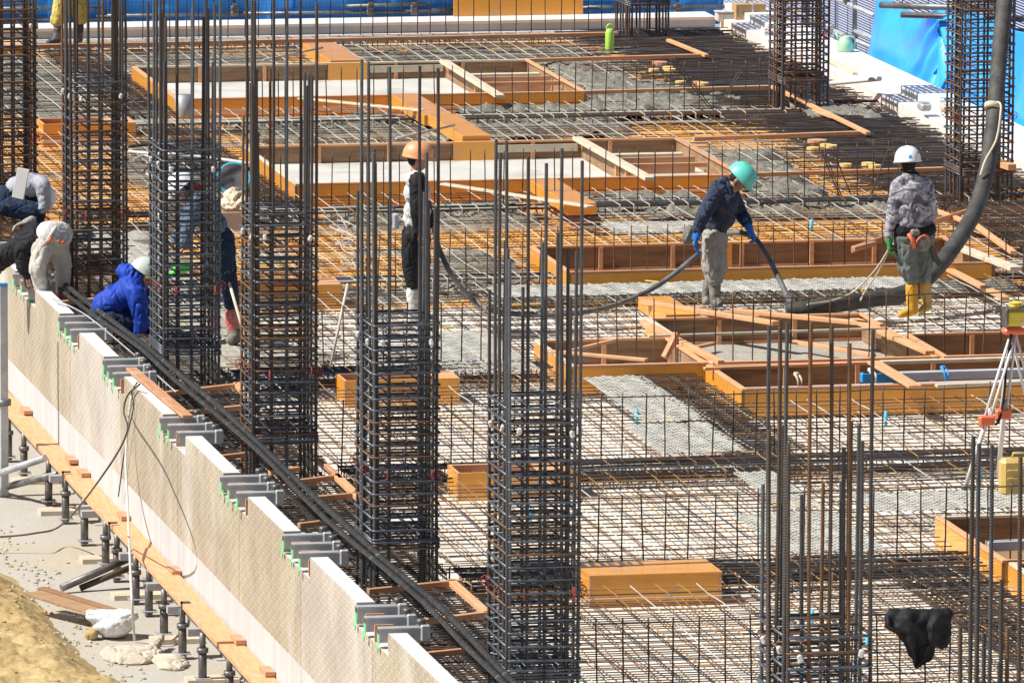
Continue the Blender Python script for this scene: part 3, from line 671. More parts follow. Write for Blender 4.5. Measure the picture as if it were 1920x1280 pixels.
# X direction beams with their dowels
def hoop(Wd,Hh,ax):
    bm=bmesh.new();w=Wd/2
    P=[(-w,0),(w,0),(w,-Hh),(-w,-Hh),(-w,0)]
    pts=[(0,a,b) if ax=='x' else (a,0,b) for a,b in P]
    tube(bm,pts,.0058,6,smooth=False)
    k=.05;tube(bm,[pts[0],Vector(pts[0])+Vector((0,k,-k) if ax=='x' else (k,0,-k))],.0058,5)
    return mesh('hoop',bm,'bar_dark')
HX=hoop(.42,.15,'x');HY=hoop(.62,.15,'y')
dow_x=UB
rown={107.4:'farthest',98.6:'second farthest',90.3:'third farthest',84.75:'fourth farthest',78.57:'fourth nearest',72.65:'third nearest',67.25:'second nearest',61.5:'nearest'}
def beam_x(Y,xl,xr,depthy=.42,y2=None,ash=0):
    t=thing('beam_cage',rown[Y]+' heavy rebar beam running across the slab, with its upright starter bars','rebar beam',(xl,Y,0),'rebar beams across the slab')
    cs=[Y-.05-depthy*.5]+([Y-.05-depthy*1.62] if y2 else [])
    for ci,c in enumerate(cs):
        n=int((xr-xl)/(.16 if ci==0 else .26))
        for i in range(n+1):
            x=xl+i*.16+random.uniform(-.02,.02)
            if any(a-.02<x<b+.02 and c_<c+.15 and c-.15<d for a,b,c_,d in TR): continue
            ob('hoop',HX,t,(x-xl,c-Y,.035),(0,random.uniform(-.05,.05),random.uniform(-.06,.06)),None,'bar_ash' if random.random()<ash else random.choice(['bar_dark','bar_brown','bar_dark','bar_rust','bar_gold']))
        for k in range(4 if ci==0 else 3):
            y=c-.18+(.12 if ci==0 else .17)*k+random.uniform(-.015,.015)
            for zz in (.022,-.10):
                for s,e in clip_segs(xl,xr,TR,'x',y):
                    bar('main_bar',(s,y,zz),(e,y+random.uniform(-.02,.02),zz+random.uniform(-.01,.01)),.0125 if ci==0 else .0085,t,'bar_ash' if random.random()<ash else random.choice(['bar_dark','bar_grey2','bar_grey','bar_brown']))
    return t
def dowels(t,Y,x0,x1,h=.63,sp=.193,top=False,jit=.012,skip=0,lean=0,m=('bar_dark','bar_brown','bar_dark')):
    n=int((x1-x0)/sp)
    for i in range(n+1):
        if random.random()<skip: continue
        x=x0+i*sp+random.uniform(-.02,.02);hh=h+random.uniform(-.02,.02)
        bar('starter_bar',(x,Y+random.uniform(-.01,.01),-.12),(x+random.gauss(0,jit),Y+random.gauss(0,.01),hh),.0068,t,random.choice(m))
    if top: 
        if top is True: top=(x0-.05,x1+.1)
        bar('tie_bar',(top[0],Y-.016,h-.035),(top[1],Y-.016,h-.03),.0068,t,'bar_brown')
def xat(px,py,z): return U(px,py,z).x
t=beam_x(107.4,13.2,24.4,ash=.3);dowels(t,107.4,16.3,23.8,h=.66)
t=beam_x(98.6,13.1,24.4,ash=.5);dowels(t,98.6,16.6,23.2,h=.63)
for (a,b,c,d) in [(1255,108,1335,210),(1262,108,1342,212),(1388,130,1340,212),(1392,132,1344,213)]:
    q=U(c,d,0);p=UY(a,b,q.y);bar('starter_bar',q,p,.0068,t,'bar_brown')
t=beam_x(90.3,13.1,24.4,ash=.4);dowels(t,90.3,15.4,22.9,h=.63)
for (a,b,c,d) in [(1538,278,1576,372),(1545,280,1580,374),(1560,276,1597,370),(1668,275,1630,372),(1690,300,1662,375)]:
    q=U(c,d,0);p=UY(a,b,q.y);bar('starter_bar',q,p,.0068,t,'bar_brown')
t=beam_x(84.75,13.1,xmax(84.75),y2=False,ash=.8);dowels(t,84.0,15.3,xmax(84),h=.60,m=('bar_brown','bar_brown','bar_rust'))
# cement coated beam in front of that tray
t=beam_x(78.57,13.05,xmax(78.6),ash=.0);dowels(t,78.57,14.0,xmax(78.6),h=.62,top=(17.9,xmax(78.6)),m=('bar_brown','bar_rust','bar_brown'))
t=beam_x(72.65,13.05,xmax(72.65),y2=True);dowels(t,72.72,15.1,xmax(72.7),h=.60,sp=.200,top=True,m=('bar_dark','bar_grey'));dowels(t,72.72,13.1,15.0,h=.60,sp=.2,skip=.3)
t=beam_x(67.25,13.05,xmax(67.25),y2=True);dowels(t,67.3,14.1,xmax(67.3),h=.60,sp=.200,top=True,m=('bar_dark','bar_dark','bar_grey'))
t=beam_x(61.5,13.05,xmax(61.5));dowels(t,61.55,13.1,xmax(61.6),h=.60,sp=.2,top=True,m=('bar_dark','bar_dark','bar_brown'))
# beams running away from the camera
def beam_y(label,X,ya,yb,hs=.12,w=.62,n=5):
    t=thing('beam_cage',label,'rebar beam',(X,ya,0),'rebar beams running away from the camera')
    k=0;y=ya
    cnt=0
    while y<yb and cnt<99:
        if not any(a-.1<X<b+.1 and c<y<d for a,b,c,d in TR):
            ob('hoop',HY,t,(random.uniform(-.02,.02),y-ya,.03),(random.uniform(-.05,.05),0,random.uniform(-.05,.05)),(w/.62,1,1),random.choice(['bar_dark','bar_brown','bar_dark','bar_rust']));cnt+=1
        y+=hs*random.uniform(.8,1.2)
    for i in range(n):
        x=X-w/2+.04+(w-.08)*i/(n-1)
        for zz in (.018,-.10):
            for s,e in clip_segs(ya,yb,TR,'y',x): bar('main_bar',(x,s,zz),(x+random.uniform(-.03,.03),e,zz),.0125,t,random.choice(['bar_dark','bar_grey','bar_brown','bar_dark']))
for i,(a,b) in enumerate([(61,66.4),(67,72),(72.9,77.5),(78,83.1),(84,89.5),(90.4,98),(99,106)]):
    beam_y('dark rebar beam under the left row of columns, '+['nearest stretch','second stretch from the front','third stretch from the front','fourth stretch from the front','fifth stretch from the front','sixth stretch from the front','farthest stretch'][i],12.52,a,b,hs=.1,w=.95,n=8)
beam_y('rebar beam running away past the left end of the tray of steel tubes',17.12,72.8,78.4,.13)
beam_y('rebar beam running away left of the right-edge tray',17.05,61.8,67.0,.13)
beam_y('rebar beam left of the second tray',15.55,90.5,97.8,.13)
beam_y('rebar beam left of the farthest tray',15.55,99,106.3,.13)
beam_y('rebar beam along the white parapet, nearer stretch',23.6,80,89.6,.10,w=1.4,n=8)
beam_y('rebar beam along the white parapet, middle stretch',23.6,90.5,98,.10,w=1.4,n=8)
beam_y('rebar beam along the white parapet, far stretch',23.6,99,107,.10,w=1.4,n=8)
# dense cross bars on the right side of the slab
for (a,b,l) in [(90.6,98.0,'near'),(98.9,107.6,'far')]:
    t=thing('rebar_mat',l+' field of closely packed cross bars at the right side of the slab','rebar mat',(21.4,a,.03),'dense rebar fields at the right')
    y=a;c=0
    while y<b and c<95:
        bar('cross_bar',(22.3+random.uniform(-.3,.3),y,.036+random.uniform(-.004,.01)),(24.5+random.uniform(-.2,.1),y+random.uniform(-.03,.03),.036),.0068,t,random.choice(['bar_dark','bar_grey','bar_grey2','bar_dark','bar_brown']));c+=1
        y+=.10*random.uniform(.8,1.2)
# ---------------------------------------------------------------- expanded metal strips
M['expmet']=mat('expanded metal',(.46,.46,.42),.6,.2,col2=(.30,.29,.26),scale=5)
def expanded(label,x0,x1,y0,y1,z=.03,cw=.075,ch=.10):
    bm=bmesh.new()
    def rb(p,q,w=.0055):
        d=(q-p).normalized();s=Vector((-d.y,d.x,0))*w
        v=[bm.verts.new(p-s),bm.verts.new(q-s),bm.verts.new(q+s+Vector((0,0,.008))),bm.verts.new(p+s+Vector((0,0,.008)))];bm.faces.new(v)
    nx=int((x1-x0)/cw);ny=int((y1-y0)/ch)
    def zz(x,y): return z+.005*math.sin(x*26)+.008*noise.noise(Vector((x*2,y*2,0)))
    def P(x,y): return Vector((x,y,zz(x,y)))
    for i in range(nx):
        for j in range(ny):
            x=x0+i*cw;y=y0+j*ch
            rb(P(x,y+ch/2),P(x+cw/2,y+ch));rb(P(x+cw/2,y+ch),P(x+cw,y+ch/2));rb(P(x,y+ch/2),P(x+cw/2,y));rb(P(x+cw/2,y),P(x+cw,y+ch/2))
    o=one('expanded_metal_sheet',bm,'expmet',label,'metal mesh','expanded metal sheets on the rebar');s=o.modifiers.new('t','SOLIDIFY');s.thickness=.003
expanded('grey expanded metal sheet running away in front of the tray of steel tubes',16.30,16.95,74.6,77.4)
expanded('grey expanded metal sheet just nearer than the first, ending at the third nearest beam',16.05,16.9,72.75,74.45)
expanded('grey expanded metal sheet behind the wide bare bars at right',16.45,16.85,69.6,71.6)
expanded('grey expanded metal sheet just above the level of the closed orange box',15.95,16.9,67.4,69.4)
expanded('grey expanded metal sheet beside the fifth rebar column',15.1,16.0,77.95,80.7)
expanded('long grey expanded metal strip between the two hose workers and the brown tray',16.6,21.3,82.9,83.75)
expanded('grey expanded metal strip left of the right-edge tray',17.2,18.9,69.3,70.3)
expanded('small grey expanded metal sheet behind the teal-helmeted worker\'s gloves',18.8,20.1,87.6,88.4)
# ---------------------------------------------------------------- wet concrete
def blob_patch(name,label,poly,z,amp,m,cell=.05,sc=6,kind=None,rough=.3,thick=.12):
    """lumpy patch inside the polygon (x,y), domed at its edge"""
    xs=[p[0] for p in poly];ys=[p[1] for p in poly]
    def inside(x,y):
        r=False;n=len(poly)
        for i in range(n):
            a=poly[i];b=poly[i-1]
            if (a[1]>y)!=(b[1]>y) and x<(b[0]-a[0])*(y-a[1])/(b[1]-a[1])+a[0]: r=not r
        return r
    def dist(x,y):
        best=9
        for i in range(len(poly)):
            a=Vector(poly[i]);b=Vector(poly[i-1]);p=Vector((x,y));t=max(0,min(1,(p-a).dot(b-a)/((b-a).length_squared+1e-9)));best=min(best,(p-a-(b-a)*t).length)
        return best
    def f(x,y):
        d=dist(x,y)+1.6*rough*(noise.noise(Vector((x*2.3,y*2.3,4)))) ;d=max(0,d)
        k=min(1,d/.25);k=k*k*(3-2*k)
        return z-thick*(1-k)+amp*k*(noise.noise(Vector((x*sc,y*sc,1)))+.6*noise.noise(Vector((x*sc*2.3,y*sc*2.3,2)))+.35*noise.noise(Vector((x*sc*6,y*sc*6,2))))
    bm=grid_sheet(name,min(xs),max(xs),min(ys),max(ys),int((max(xs)-min(xs))/cell),int((max(ys)-min(ys))/cell),f,m,clip=inside)
    return tag(ob(name,mesh(name,bm,m)),label,'wet concrete',kind='stuff')
def PX(pts,z=0): return [tuple(U(a,b,z)[:2]) for a,b in pts]
blob_patch('poured_concrete','freshly poured rough concrete around the crouching worker and the third rebar column',[(12.75,78.9),(13.3,78.4),(14.25,79.3),(13.95,82.0),(13.85,84.2),(14.0,87.0),(14.0,89.0),(12.9,89.2),(12.75,84.2)],.005,.022,'pour',.04,5,thick=.16)
blob_patch('poured_concrete','poured concrete lying in front of the second and third rebar columns',[(11.97,78.0),(13.9,78.0),(13.9,80),(11.97,84.9)],-.01,.02,'pour',.04,5,thick=.12)
blob_patch('wet_concrete','lumpy grey wet concrete beside the farthest tray',[(20.9,104.6),(21.3,105),(23.0,100.4),(22.9,98.9),(19.3,98.9),(19.3,99.6),(21.25,99.7),(21.2,103.6)],.02,.06,'wet',.04,5)
blob_patch('wet_concrete','lumpy grey wet concrete in front of the second tray',[(21.1,90.8),(21.3,94.9),(22.3,94.6),(22.0,90.6),(19.1,90.3),(19.1,91.3)],.015,.055,'wet',.04,5)
blob_patch('wet_concrete','grey cement spread over the bars left of the farthest tray',[(14.2,98.8),(15.8,98.8),(15.8,103),(15.3,106.8),(13.4,106.8),(13.8,102)],-0.067,.04,'wet',.05,5)
blob_patch('wet_concrete','grey cement spread over the bars left of the second tray',[(14.5,91),(15.8,90.6),(15.8,96.5),(15.0,97.6),(14.4,95)],-0.062,.04,'wet',.05,5)
blob_patch('wet_concrete','grey cement over the bars behind the farthest tray',[(15.8,103.8),(18.4,103.8),(18.4,106.8),(15.8,107)],-0.092,.05,'wet',.05,4)
blob_patch('wet_concrete','grey cement over the bars between the orange cover and the lime bottle',[(19.1,103.8),(23,103.8),(22.6,106.9),(18.9,106.9)],-0.102,.06,'wet',.05,4)
blob_patch('wet_concrete','grey cement over the bars in front of the farthest tray',[(16.5,97.3),(21.4,97.3),(21.2,99.6),(16.4,99.6)],-0.067,.07,'wet',.05,5)
blob_patch('wet_concrete','grey cement over the bars in front of the second tray\'s left half',[(16.2,89.4),(18.5,89.4),(18.5,91.3),(16.2,91.3)],-0.077,.07,'wet',.05,5)
blob_patch('wet_concrete','grey cement over the bars in front of the brown tray',[(16.3,84.1),(17.4,84.6),(17.45,86.8),(16.9,87.3),(16.2,86)],-0.042,.06,'wet',.04,6)
blob_patch('wet_concrete','wet cement splashed along the beam in front of the brown tray',[(16.6,83.35),(22.4,83.4),(22.4,83.93),(16.6,83.93)],-.005,.05,'wet',.03,7,rough=.1)
blob_patch('wet_concrete','heap of wet concrete along the beam behind the camouflage jacket',[(19.6,89.7),(23.0,89.6),(23.0,90.3),(19.7,90.35)],.0,.05,'wet',.03,7,rough=.12)
blob_patch('wet_concrete','wet concrete poured around the open end of the hose',[(18.0,80.7),(19.3,80.6),(19.9,81.0),(19.3,81.7),(18.3,82.0)],.0,.05,'wet',.03,7,rough=.15)
blob_patch('wet_concrete','dark wet concrete piled at the foot of the rebar column by the white parapet',[(23.3,97.4),(24.3,97.2),(24.3,98.6),(23.4,99.2)],.06,.05,'wet',.03,6,thick=.2)
# ================================================================ loose timber
def pl(px0,py0,px1,py1,label,z=.14,z1=None,w=.05,h=.035,m='timber',g=None,cat='timber'):
    return plank('timber_batten',U(px0,py0,z),U(px1,py1,z if z1 is None else z1),w,h,m,label,cat,g)
G='pouring stop battens'
pl(0,85,1158,60,'long reddish batten lying below the far parapet',.1,w=.09,h=.05,m='timber_red')
pl(985,110,1320,101,'pale batten running from the farthest tray to the right',.1,w=.05,h=.05,g=G)
pl(1253,73,1325,102,'short batten slanting forward beside the small distant rebar column',.11,w=.06,h=.04,g=G)
pl(1092,170,1442,160,'batten running from the farthest tray to the rusty column',.09,w=.05,h=.05,g=G)
pl(1448,160,1628,247,'batten slanting past the foot of the rusty column by the parapet',.12,w=.06,h=.04,g=G)
pl(1300,257,1626,245,'batten running right from the second tray',.09,w=.05,h=.05,g=G)
pl(1392,324,1772,313,'batten running right from the second tray towards the hose',.09,w=.05,h=.05,g=G)
pl(640,113,832,125 if False else 118,'short board nailed across the farthest tray\'s back wall',.11,w=.03,h=.07,m='timber_pale') if False else None
pl(563,183,792,206,'pale plank laid askew in front of the farthest tray',.16,w=.13,h=.02,m='timber_pale')
pl(828,343,1108,386,'pale plank laid askew in front of the second tray, over the orange cover',.17,w=.12,h=.02,m='timber_pale')
pl(832,112,938,178,'pale cement-splashed timber laid along the divider of the farthest tray',.175,w=.11,h=.045,m='timber_pale')
pl(1082,256,1218,332,'pale cement-splashed timber laid along the divider of the second tray',.175,w=.11,h=.045,m='timber_pale')
pl(1785,455,1905,500,'concrete-grey timber laid along the divider of the brown tray',.175,w=.13,h=.045,m='timber_pale')
pl(1602,596,1744,657,'peach timber on the right side of the tray below the yellow boots',.17,w=.10,h=.04)
pl(1205,600,1352,675,'peach timber lying diagonally across the timber-filled tray',.17,w=.07,h=.05)
pl(1308,655,1350,676,'stubby timber beside the diagonal one in the tray',.10,w=.07,h=.05)
pl(1243,668,1266,622,'short reddish stud leaning up out of the timber-filled tray',.02,.25,w=.07,h=.05,m='timber_red')
pl(1296,650,1338,641,'reddish offcut lying in the back of the tray',-.05,w=.06,h=.03,m='timber_red')
pl(1035,656,1213,672,'cream plank slanting inside the left arm of the timber tray',.16,w=.07,h=.03)
pl(1050,660,1155,634,'thin batten crossing the left arm of the timber tray',.15,w=.05,h=.03)
pl(1216,628,1665,613,'long thin pale batten crossing the tray below the hose mouth',.19,w=.03,h=.025,m='timber_pale')
pl(1205,562,1455,602,'peach timber under the teal-helmeted worker\'s boots',.19,w=.10,h=.04)
pl(1372,578,1655,606,'peach timber running right behind the hose mouth',.17,w=.09,h=.04)
pl(1488,637,1640,662,'cream batten lying low inside the tray below the hose',-.02,w=.05,h=.04)
pl(1320,688,1636,677,'pale top batten at the back of the tray of steel tubes, left half',.16,w=.06,h=.03)
pl(1652,676,1925,668,'pale top batten at the back of the tray of steel tubes, right half',.16,w=.08,h=.035,m='timber_pale')
pl(1638,676,1716,722,'peach board laid diagonally over the pale steel tubes',.19,w=.13,h=.03)
pl(1755,720,1925,713,'pale batten along the front edge of the tray of steel tubes',.155,w=.07,h=.03,m='timber_pale')
pl(1640,620 if False else 452,1600,462 if False else 463,'reddish batten propped on the brown tray behind the green glove',.16,w=.05,h=.05,m='timber_red')
pl(1598,462,1690,430,'brown board sloping up behind the green glove',.14,.16,w=.03,h=.07,m='timber_red')
pl(1775,500,1885,556,'peach timber lying on the mesh right of the yellow boots',.07,w=.09,h=.035)
pl(1745,388,1810,412,'short peach batten behind the thick hose, upper one',.1,w=.06,h=.04)
pl(1748,412,1812,392,'brown board crossing it behind the thick hose',.12,w=.03,h=.06,m='timber_red')
pl(1860,296,1898,308,'loose timber offcut stuck through the rusty column at far right',.45,w=.10,h=.07)
pl(1800,398 ,1900,470,'peach batten running forward behind the thick hose',.08,w=.07,h=.04)
pl(1525,205,1560,218,'stub of timber at the rusty column\'s foot',.1,w=.04,h=.03)
# frames round the feet of the left columns
fr=[(300,735,445,718),(444,716,472,747),(300,775,470,757),(538,901,632,889),(630,887,676,931),(505,882,560,874),(690,1103,866,1085),(846,1085,915,1146),(780,1161,916,1145),(585,930,672,922),(795,1222,870,1214),(560,980,640,970),(410,853,480,845),(100,565,240,553),(600,858,640,895),(478,760,500,780)]
for i,(a,b,c,d) in enumerate(fr):
    nmx=['long pale batten from the wall to the foot of the third rebar column','short peach batten at the outer corner below the third rebar column','batten behind the black conduits below the third rebar column','batten from the conduits at the foot of the fourth rebar column','slanting peach batten below the fourth rebar column\'s right side','short batten under the conduits below the fourth rebar column','batten at the fifth rebar column\'s foot ending right of it','slanting peach batten between the fifth and sixth rebar columns','lower batten meeting that slanting batten at the sixth rebar column','pale batten just above the second clamp group, at the fourth column','short pale batten at the sixth rebar column by the conduits','short peach batten sticking out past the wall between fourth and fifth columns','thin batten between the wall and the conduits under the fourth column','batten behind the crouching blue jacket','slanting batten at the right foot of the fourth column','tiny slanting batten left of the fourth column'][i]
    pl(a,b,c,d,nmx,.13,w=.045 if i not in(1,4,7) else .07,h=.045,m=random.choice(['timber','timber_red','timber']),g='battens round the feet of the left columns')
# steel rods laid across
pipe('steel_rod',[U(493,113,.16),U(605,90,.2)],.014,'steel','grey rod lying askew just behind the farthest tray','rod')
pipe('steel_rod',[U(742,260,.18),U(852,235,.24)],.014,'steel','grey rod lying askew on the orange cover behind the second tray','rod')
pipe('plastic_pipe',[U(1555,157,.12),U(1650,148,.32)],.03,'white_conc','pale pipe poking from the rusty column to the white parapet','pipe')
# steel tubes in the tray
def sq(px0,py0,px1,py1,z,label,cap=False,m='steel'):
    p=U(px0,py0,z);q=U(px1,py1,z);t=thing('steel_tube',label,'steel tube',p,'square steel tubes in the tray')
    bm=bmesh.new();stick(bm,p,q,.085,.085,0,.006);part('tube_body',bm,M['galv'],t)
    if cap:
        d=(q-p).normalized();bm=bmesh.new();stick(bm,p-d*.02,p+d*.36,.09,.09,0,.006);part('blue_sleeve',bm,'blue_pl',t)
        bmesh
M['galv']=mat('pale galvanised tube',(.62,.64,.68),.5,.15,col2=(.50,.52,.56),scale=5,stretch=(.5,3,3))
sq(1395,727,1925,711,.08,'long pale square steel tube lying lowest in the orange tray')
sq(1618,699,1925,690,.14,'pale square steel tube with a blue sleeved end, lying behind the lowest one',True)
sq(1850,1014,1940,1010,.1,'pale square steel tube in the right-edge tray')
for i,(a,b) in enumerate([(1493,710),(1632,702),(1768,698)]):
    p=U(a,b,.15);bm=bmesh.new();tube(bm,[p+Vector((-.02,-.02,.06)),p+Vector((.0,-.07,.0)),p+Vector((0.01,-.08,-.09))],.012,6);tube(bm,[p+Vector((.02,0,.05)),p+Vector((.04,-.06,.0)),p+Vector((0.03,-.08,-.09))],.011,6);box(bm,p+Vector((0,0,.045)),(.05,.05,.04),bev=.01)
    one('cloth_tie',bm,['timber_pale','white_conc','blue_pl'][i],['brown','white','blue'][i]+' cloth tie knotted round the pale steel tubes','tie')
PK=['reddish wood puck farthest back, behind the yellow pair near the farthest tray','yellow wood puck leftmost of the farthest scatter','yellow wood puck partly hidden behind another in the farthest scatter','yellow wood puck overlapping its twin in the farthest scatter','yellow wood puck rightmost before the batten by the farthest tray','single small yellow puck just left of the batten pair','reddish puck touching the yellow one by the batten','large reddish puck behind the middle scatter left of the white helmet','yellow puck left end of the middle scatter','yellow puck right end of the middle scatter','lone yellow puck midway between middle scatter and white helmet','yellow puck closest to the left of the white helmet','yellow puck just in front of the one closest to the white helmet','yellow puck at the centre of the middle scatter']
# pucks on the far right bars
for i,(a,b,s,m) in enumerate([(1237,116,.16,'timber_red'),(1226,129,.11,'yw'),(1252,125,.11,'yw'),(1256,129,.12,'yw'),(1318,155,.12,'yw'),(1276,152,.11,'yw'),(1308,153,.11,'timber_red'),(1532,262,.19,'timber_red'),(1524,276,.12,'yw'),(1558,272,.13,'yw'),(1585,307,.12,'yw'),(1628,305,.13,'yw'),(1640,309,.12,'yw'),(1548,270,.11,'yw')]):
    if 'yw' not in M: M['yw']=mat('pale yellow wood disc',(.80,.58,.22),.7,0,col2=(.7,.45,.15),scale=8)
    p=U(a,b,.07);bm=bmesh.new();tube(bm,[p+Vector((0,0,-.06)),p],s*.62,12,smooth=False);ob_=one('wood_puck',bm,m,PK[i],'wood puck','wood pucks on the right-hand bars')
# ================================================================ people
def cap(bm,p,q,r1,r2,seg=12,fl=None):
    """tapered capsule; fl = (axis, factor) flattens it across"""
    p=Vector(p);q=Vector(q);d=q-p
    if d.length<1e-5:d=Vector((0,0,1e-4))
    t=d.normalized();a=Vector((0,0,1)) if abs(t.z)<.9 else Vector((0,1,0));n=t.cross(a).normalized();b=t.cross(n)
    rings=[];K=4
    prof=[(-math.cos(k*math.pi/2/K),math.sin(k*math.pi/2/K)) for k in range(1,K+1)]
    prs=[(p+t*(u*r1),v*r1) for u,v in prof]+[(q+t*(-u*r2),v*r2) for u,v in prof[::-1]]
    for c,r in prs: rings.append([bm.verts.new(c+(n*math.cos(2*math.pi*k/seg)+b*math.sin(2*math.pi*k/seg))*r) for k in range(seg)])
    for i in range(len(rings)-1):
        for k in range(seg): bm.faces.new((rings[i][k],rings[i][(k+1)%seg],rings[i+1][(k+1)%seg],rings[i+1][k]))
    e0=bm.verts.new(p-t*r1);e1=bm.verts.new(q+t*r2)
    for k in range(seg):
        bm.faces.new((rings[0][(k+1)%seg],rings[0][k],e0));bm.faces.new((rings[-1][k],rings[-1][(k+1)%seg],e1))
def ell(bm,c,r,rot=None):
    vs=bmesh.ops.create_icosphere(bm,subdivisions=3,radius=1)['verts']
    T=Matrix.Translation(Vector(c))@(rot.to_4x4() if rot else Matrix.Identity(4))@Matrix.Diagonal((*r,1));bmesh.ops.transform(bm,matrix=T,verts=vs)
def fuse(bm,voxel,smooth=6,wr=0,wf=9,seed=0,stretch=(1,1,.45),dec=None):
    """grow one continuous skin over the overlapping shapes"""
    me=bpy.data.meshes.new('tmp');bmesh.ops.recalc_face_normals(bm,faces=bm.faces);bm.to_mesh(me);bm.free()
    o=bpy.data.objects.new('tmp',me);C.objects.link(o)
    r=o.modifiers.new('r','REMESH');r.mode='VOXEL';r.voxel_size=voxel
    s=o.modifiers.new('s','SMOOTH');s.iterations=smooth;s.factor=.5
    dg=bpy.context.evaluated_depsgraph_get();dg.update();ev=o.evaluated_get(dg);m2=bpy.data.meshes.new_from_object(ev)
    bpy.data.objects.remove(o);bpy.data.meshes.remove(me)
    b=bmesh.new();b.from_mesh(m2);bpy.data.meshes.remove(m2);b.normal_update()
    if wr:
        off=Vector((seed*3.1,seed*1.7,0));mv=[]
        for v in b.verts:
            c=Vector((v.co.x*stretch[0],v.co.y*stretch[1],v.co.z*stretch[2]))*wf+off
            q=c+Vector((noise.noise(c*.6)*1.6,noise.noise(c*.6+Vector((9,0,0)))*1.6,0))
            n1=noise.noise(q*1.2);n2=noise.noise(q*2.6+Vector((5,5,5)));n3=noise.noise(q*5+Vector((1,7,5)))
            mv.append(wr*(.55*n1+.3*n3-1.0*math.exp(-(n1/.10)**2)-.6*math.exp(-(n2/.13)**2)+.35))
        for v,d in zip(b.verts,mv): v.co+=v.normal*d
    for f in b.faces:f.smooth=True
    return b
def skinmat(): 
    return mat('skin',(.42,.22,.14),.55,0,var=.12,scale=20)
M['skin']=skinmat()
def cl(name,c,rough=.85,c2=None,scale=7,bump=.25): M[name]=mat(name,c,max(.6,rough),0,col2=c2 or tuple(q*.78 for q in c),scale=scale,bump=bump,bscale=35,spec=.25)
cl('navy cotton',(.045,.058,.10),c2=(.03,.04,.07));cl('grey trousers',(.42,.40,.37),c2=(.33,.31,.29));cl('green grey trousers',(.19,.215,.21),c2=(.14,.16,.155))
cl('blue nylon',(.018,.07,.46),.6,(.012,.045,.34));cl('dark denim',(.03,.05,.10),c2=(.015,.025,.05));cl('faded denim',(.16,.21,.30),c2=(.09,.13,.20))
cl('black cloth',(.018,.018,.022),.7,(.012,.012,.014));cl('pale grey knit',(.42,.44,.50),c2=(.34,.36,.42));cl('off white cloth',(.62,.62,.62));cl('white trousers',(.60,.57,.52),c2=(.5,.47,.42))
cl('yellow rainwear',(.62,.52,.16),.5,(.50,.40,.10));cl('mustard rainwear',(.45,.32,.05),.55,(.35,.24,.04))
cl('yellow rubber',(.78,.40,.02),.5,(.58,.30,.03),bump=.1);cl('grey rubber',(.13,.13,.125),.6,(.22,.21,.19),bump=.05);cl('red rubber',(.55,.06,.06),.45,(.60,.22,.20),bump=.05);cl('white rubber',(.74,.72,.72),.5,bump=.05);cl('muddy rubber',(.25,.23,.18),.9,(.16,.15,.12));cl('dark rubber',(.07,.09,.11),.5,bump=.05)
cl('blue glove',(.03,.20,.72),.6,(.02,.13,.5));cl('green glove',(.03,.35,.09),.6,(.08,.2,.07));cl('grey glove',(.35,.34,.32),.8);cl('red scarf',(.50,.02,.03),.8);cl('white cloth',(.7,.7,.7))
def helm(name,c,c2=None): M[name]=splash(mat(name,c,.4,0,col2=c2 or c,scale=8,coat=.12),(.55,.54,.50),14,.60,.66,.6)
helm('white helmet',(.80,.82,.86));helm('teal helmet',(.12,.62,.53));helm('orange helmet',(.80,.35,.17));helm('dusty helmet',(.66,.72,.68),(.45,.50,.46))
def camo():
    m=bpy.data.materials.new('grey camouflage');m.use_nodes=True;n=m.node_tree.nodes;L=m.node_tree.links;b=n['Principled BSDF'];tc=n.new('ShaderNodeTexCoord')
    mp=n.new('ShaderNodeMapping');mp.inputs['Scale'].default_value=(1,1,1.7);L.new(tc.outputs['Object'],mp.inputs[0])
    nz=n.new('ShaderNodeTexNoise');nz.inputs['Scale'].default_value=6.5;nz.inputs['Detail'].default_value=2.5;nz.inputs['Distortion'].default_value=.9;L.new(mp.outputs[0],nz.inputs[0])
    r=n.new('ShaderNodeValToRGB');r.color_ramp.interpolation='CONSTANT';e=r.color_ramp.elements
    e[0].color=(.10,.10,.125,1);e[0].position=0;e[1].position=.43;e[1].color=(.24,.235,.28,1);x=e.new(.50);x.color=(.40,.385,.44,1);x=e.new(.585);x.color=(.16,.155,.19,1);x=e.new(.63);x.color=(.48,.47,.52,1)
    L.new(nz.outputs[0],r.inputs[0]);L.new(r.outputs[0],b.inputs['Base Color']);b.inputs['Roughness'].default_value=.8;return m
M['camo']=camo()
for k_ in ('navy cotton','grey trousers','green grey trousers','dark denim','faded denim','white trousers','yellow rubber','blue glove','green glove','camo'): splash(M[k_],(.40,.38,.33),16,.60,.68,.55)
splash(M['yellow rubber'],(.45,.36,.22),5,.50,.62,.7)
for k_ in ('grey rubber','red rubber','white rubber','dark rubber'): splash(M[k_],(.36,.34,.28),9,.48,.60,.7)
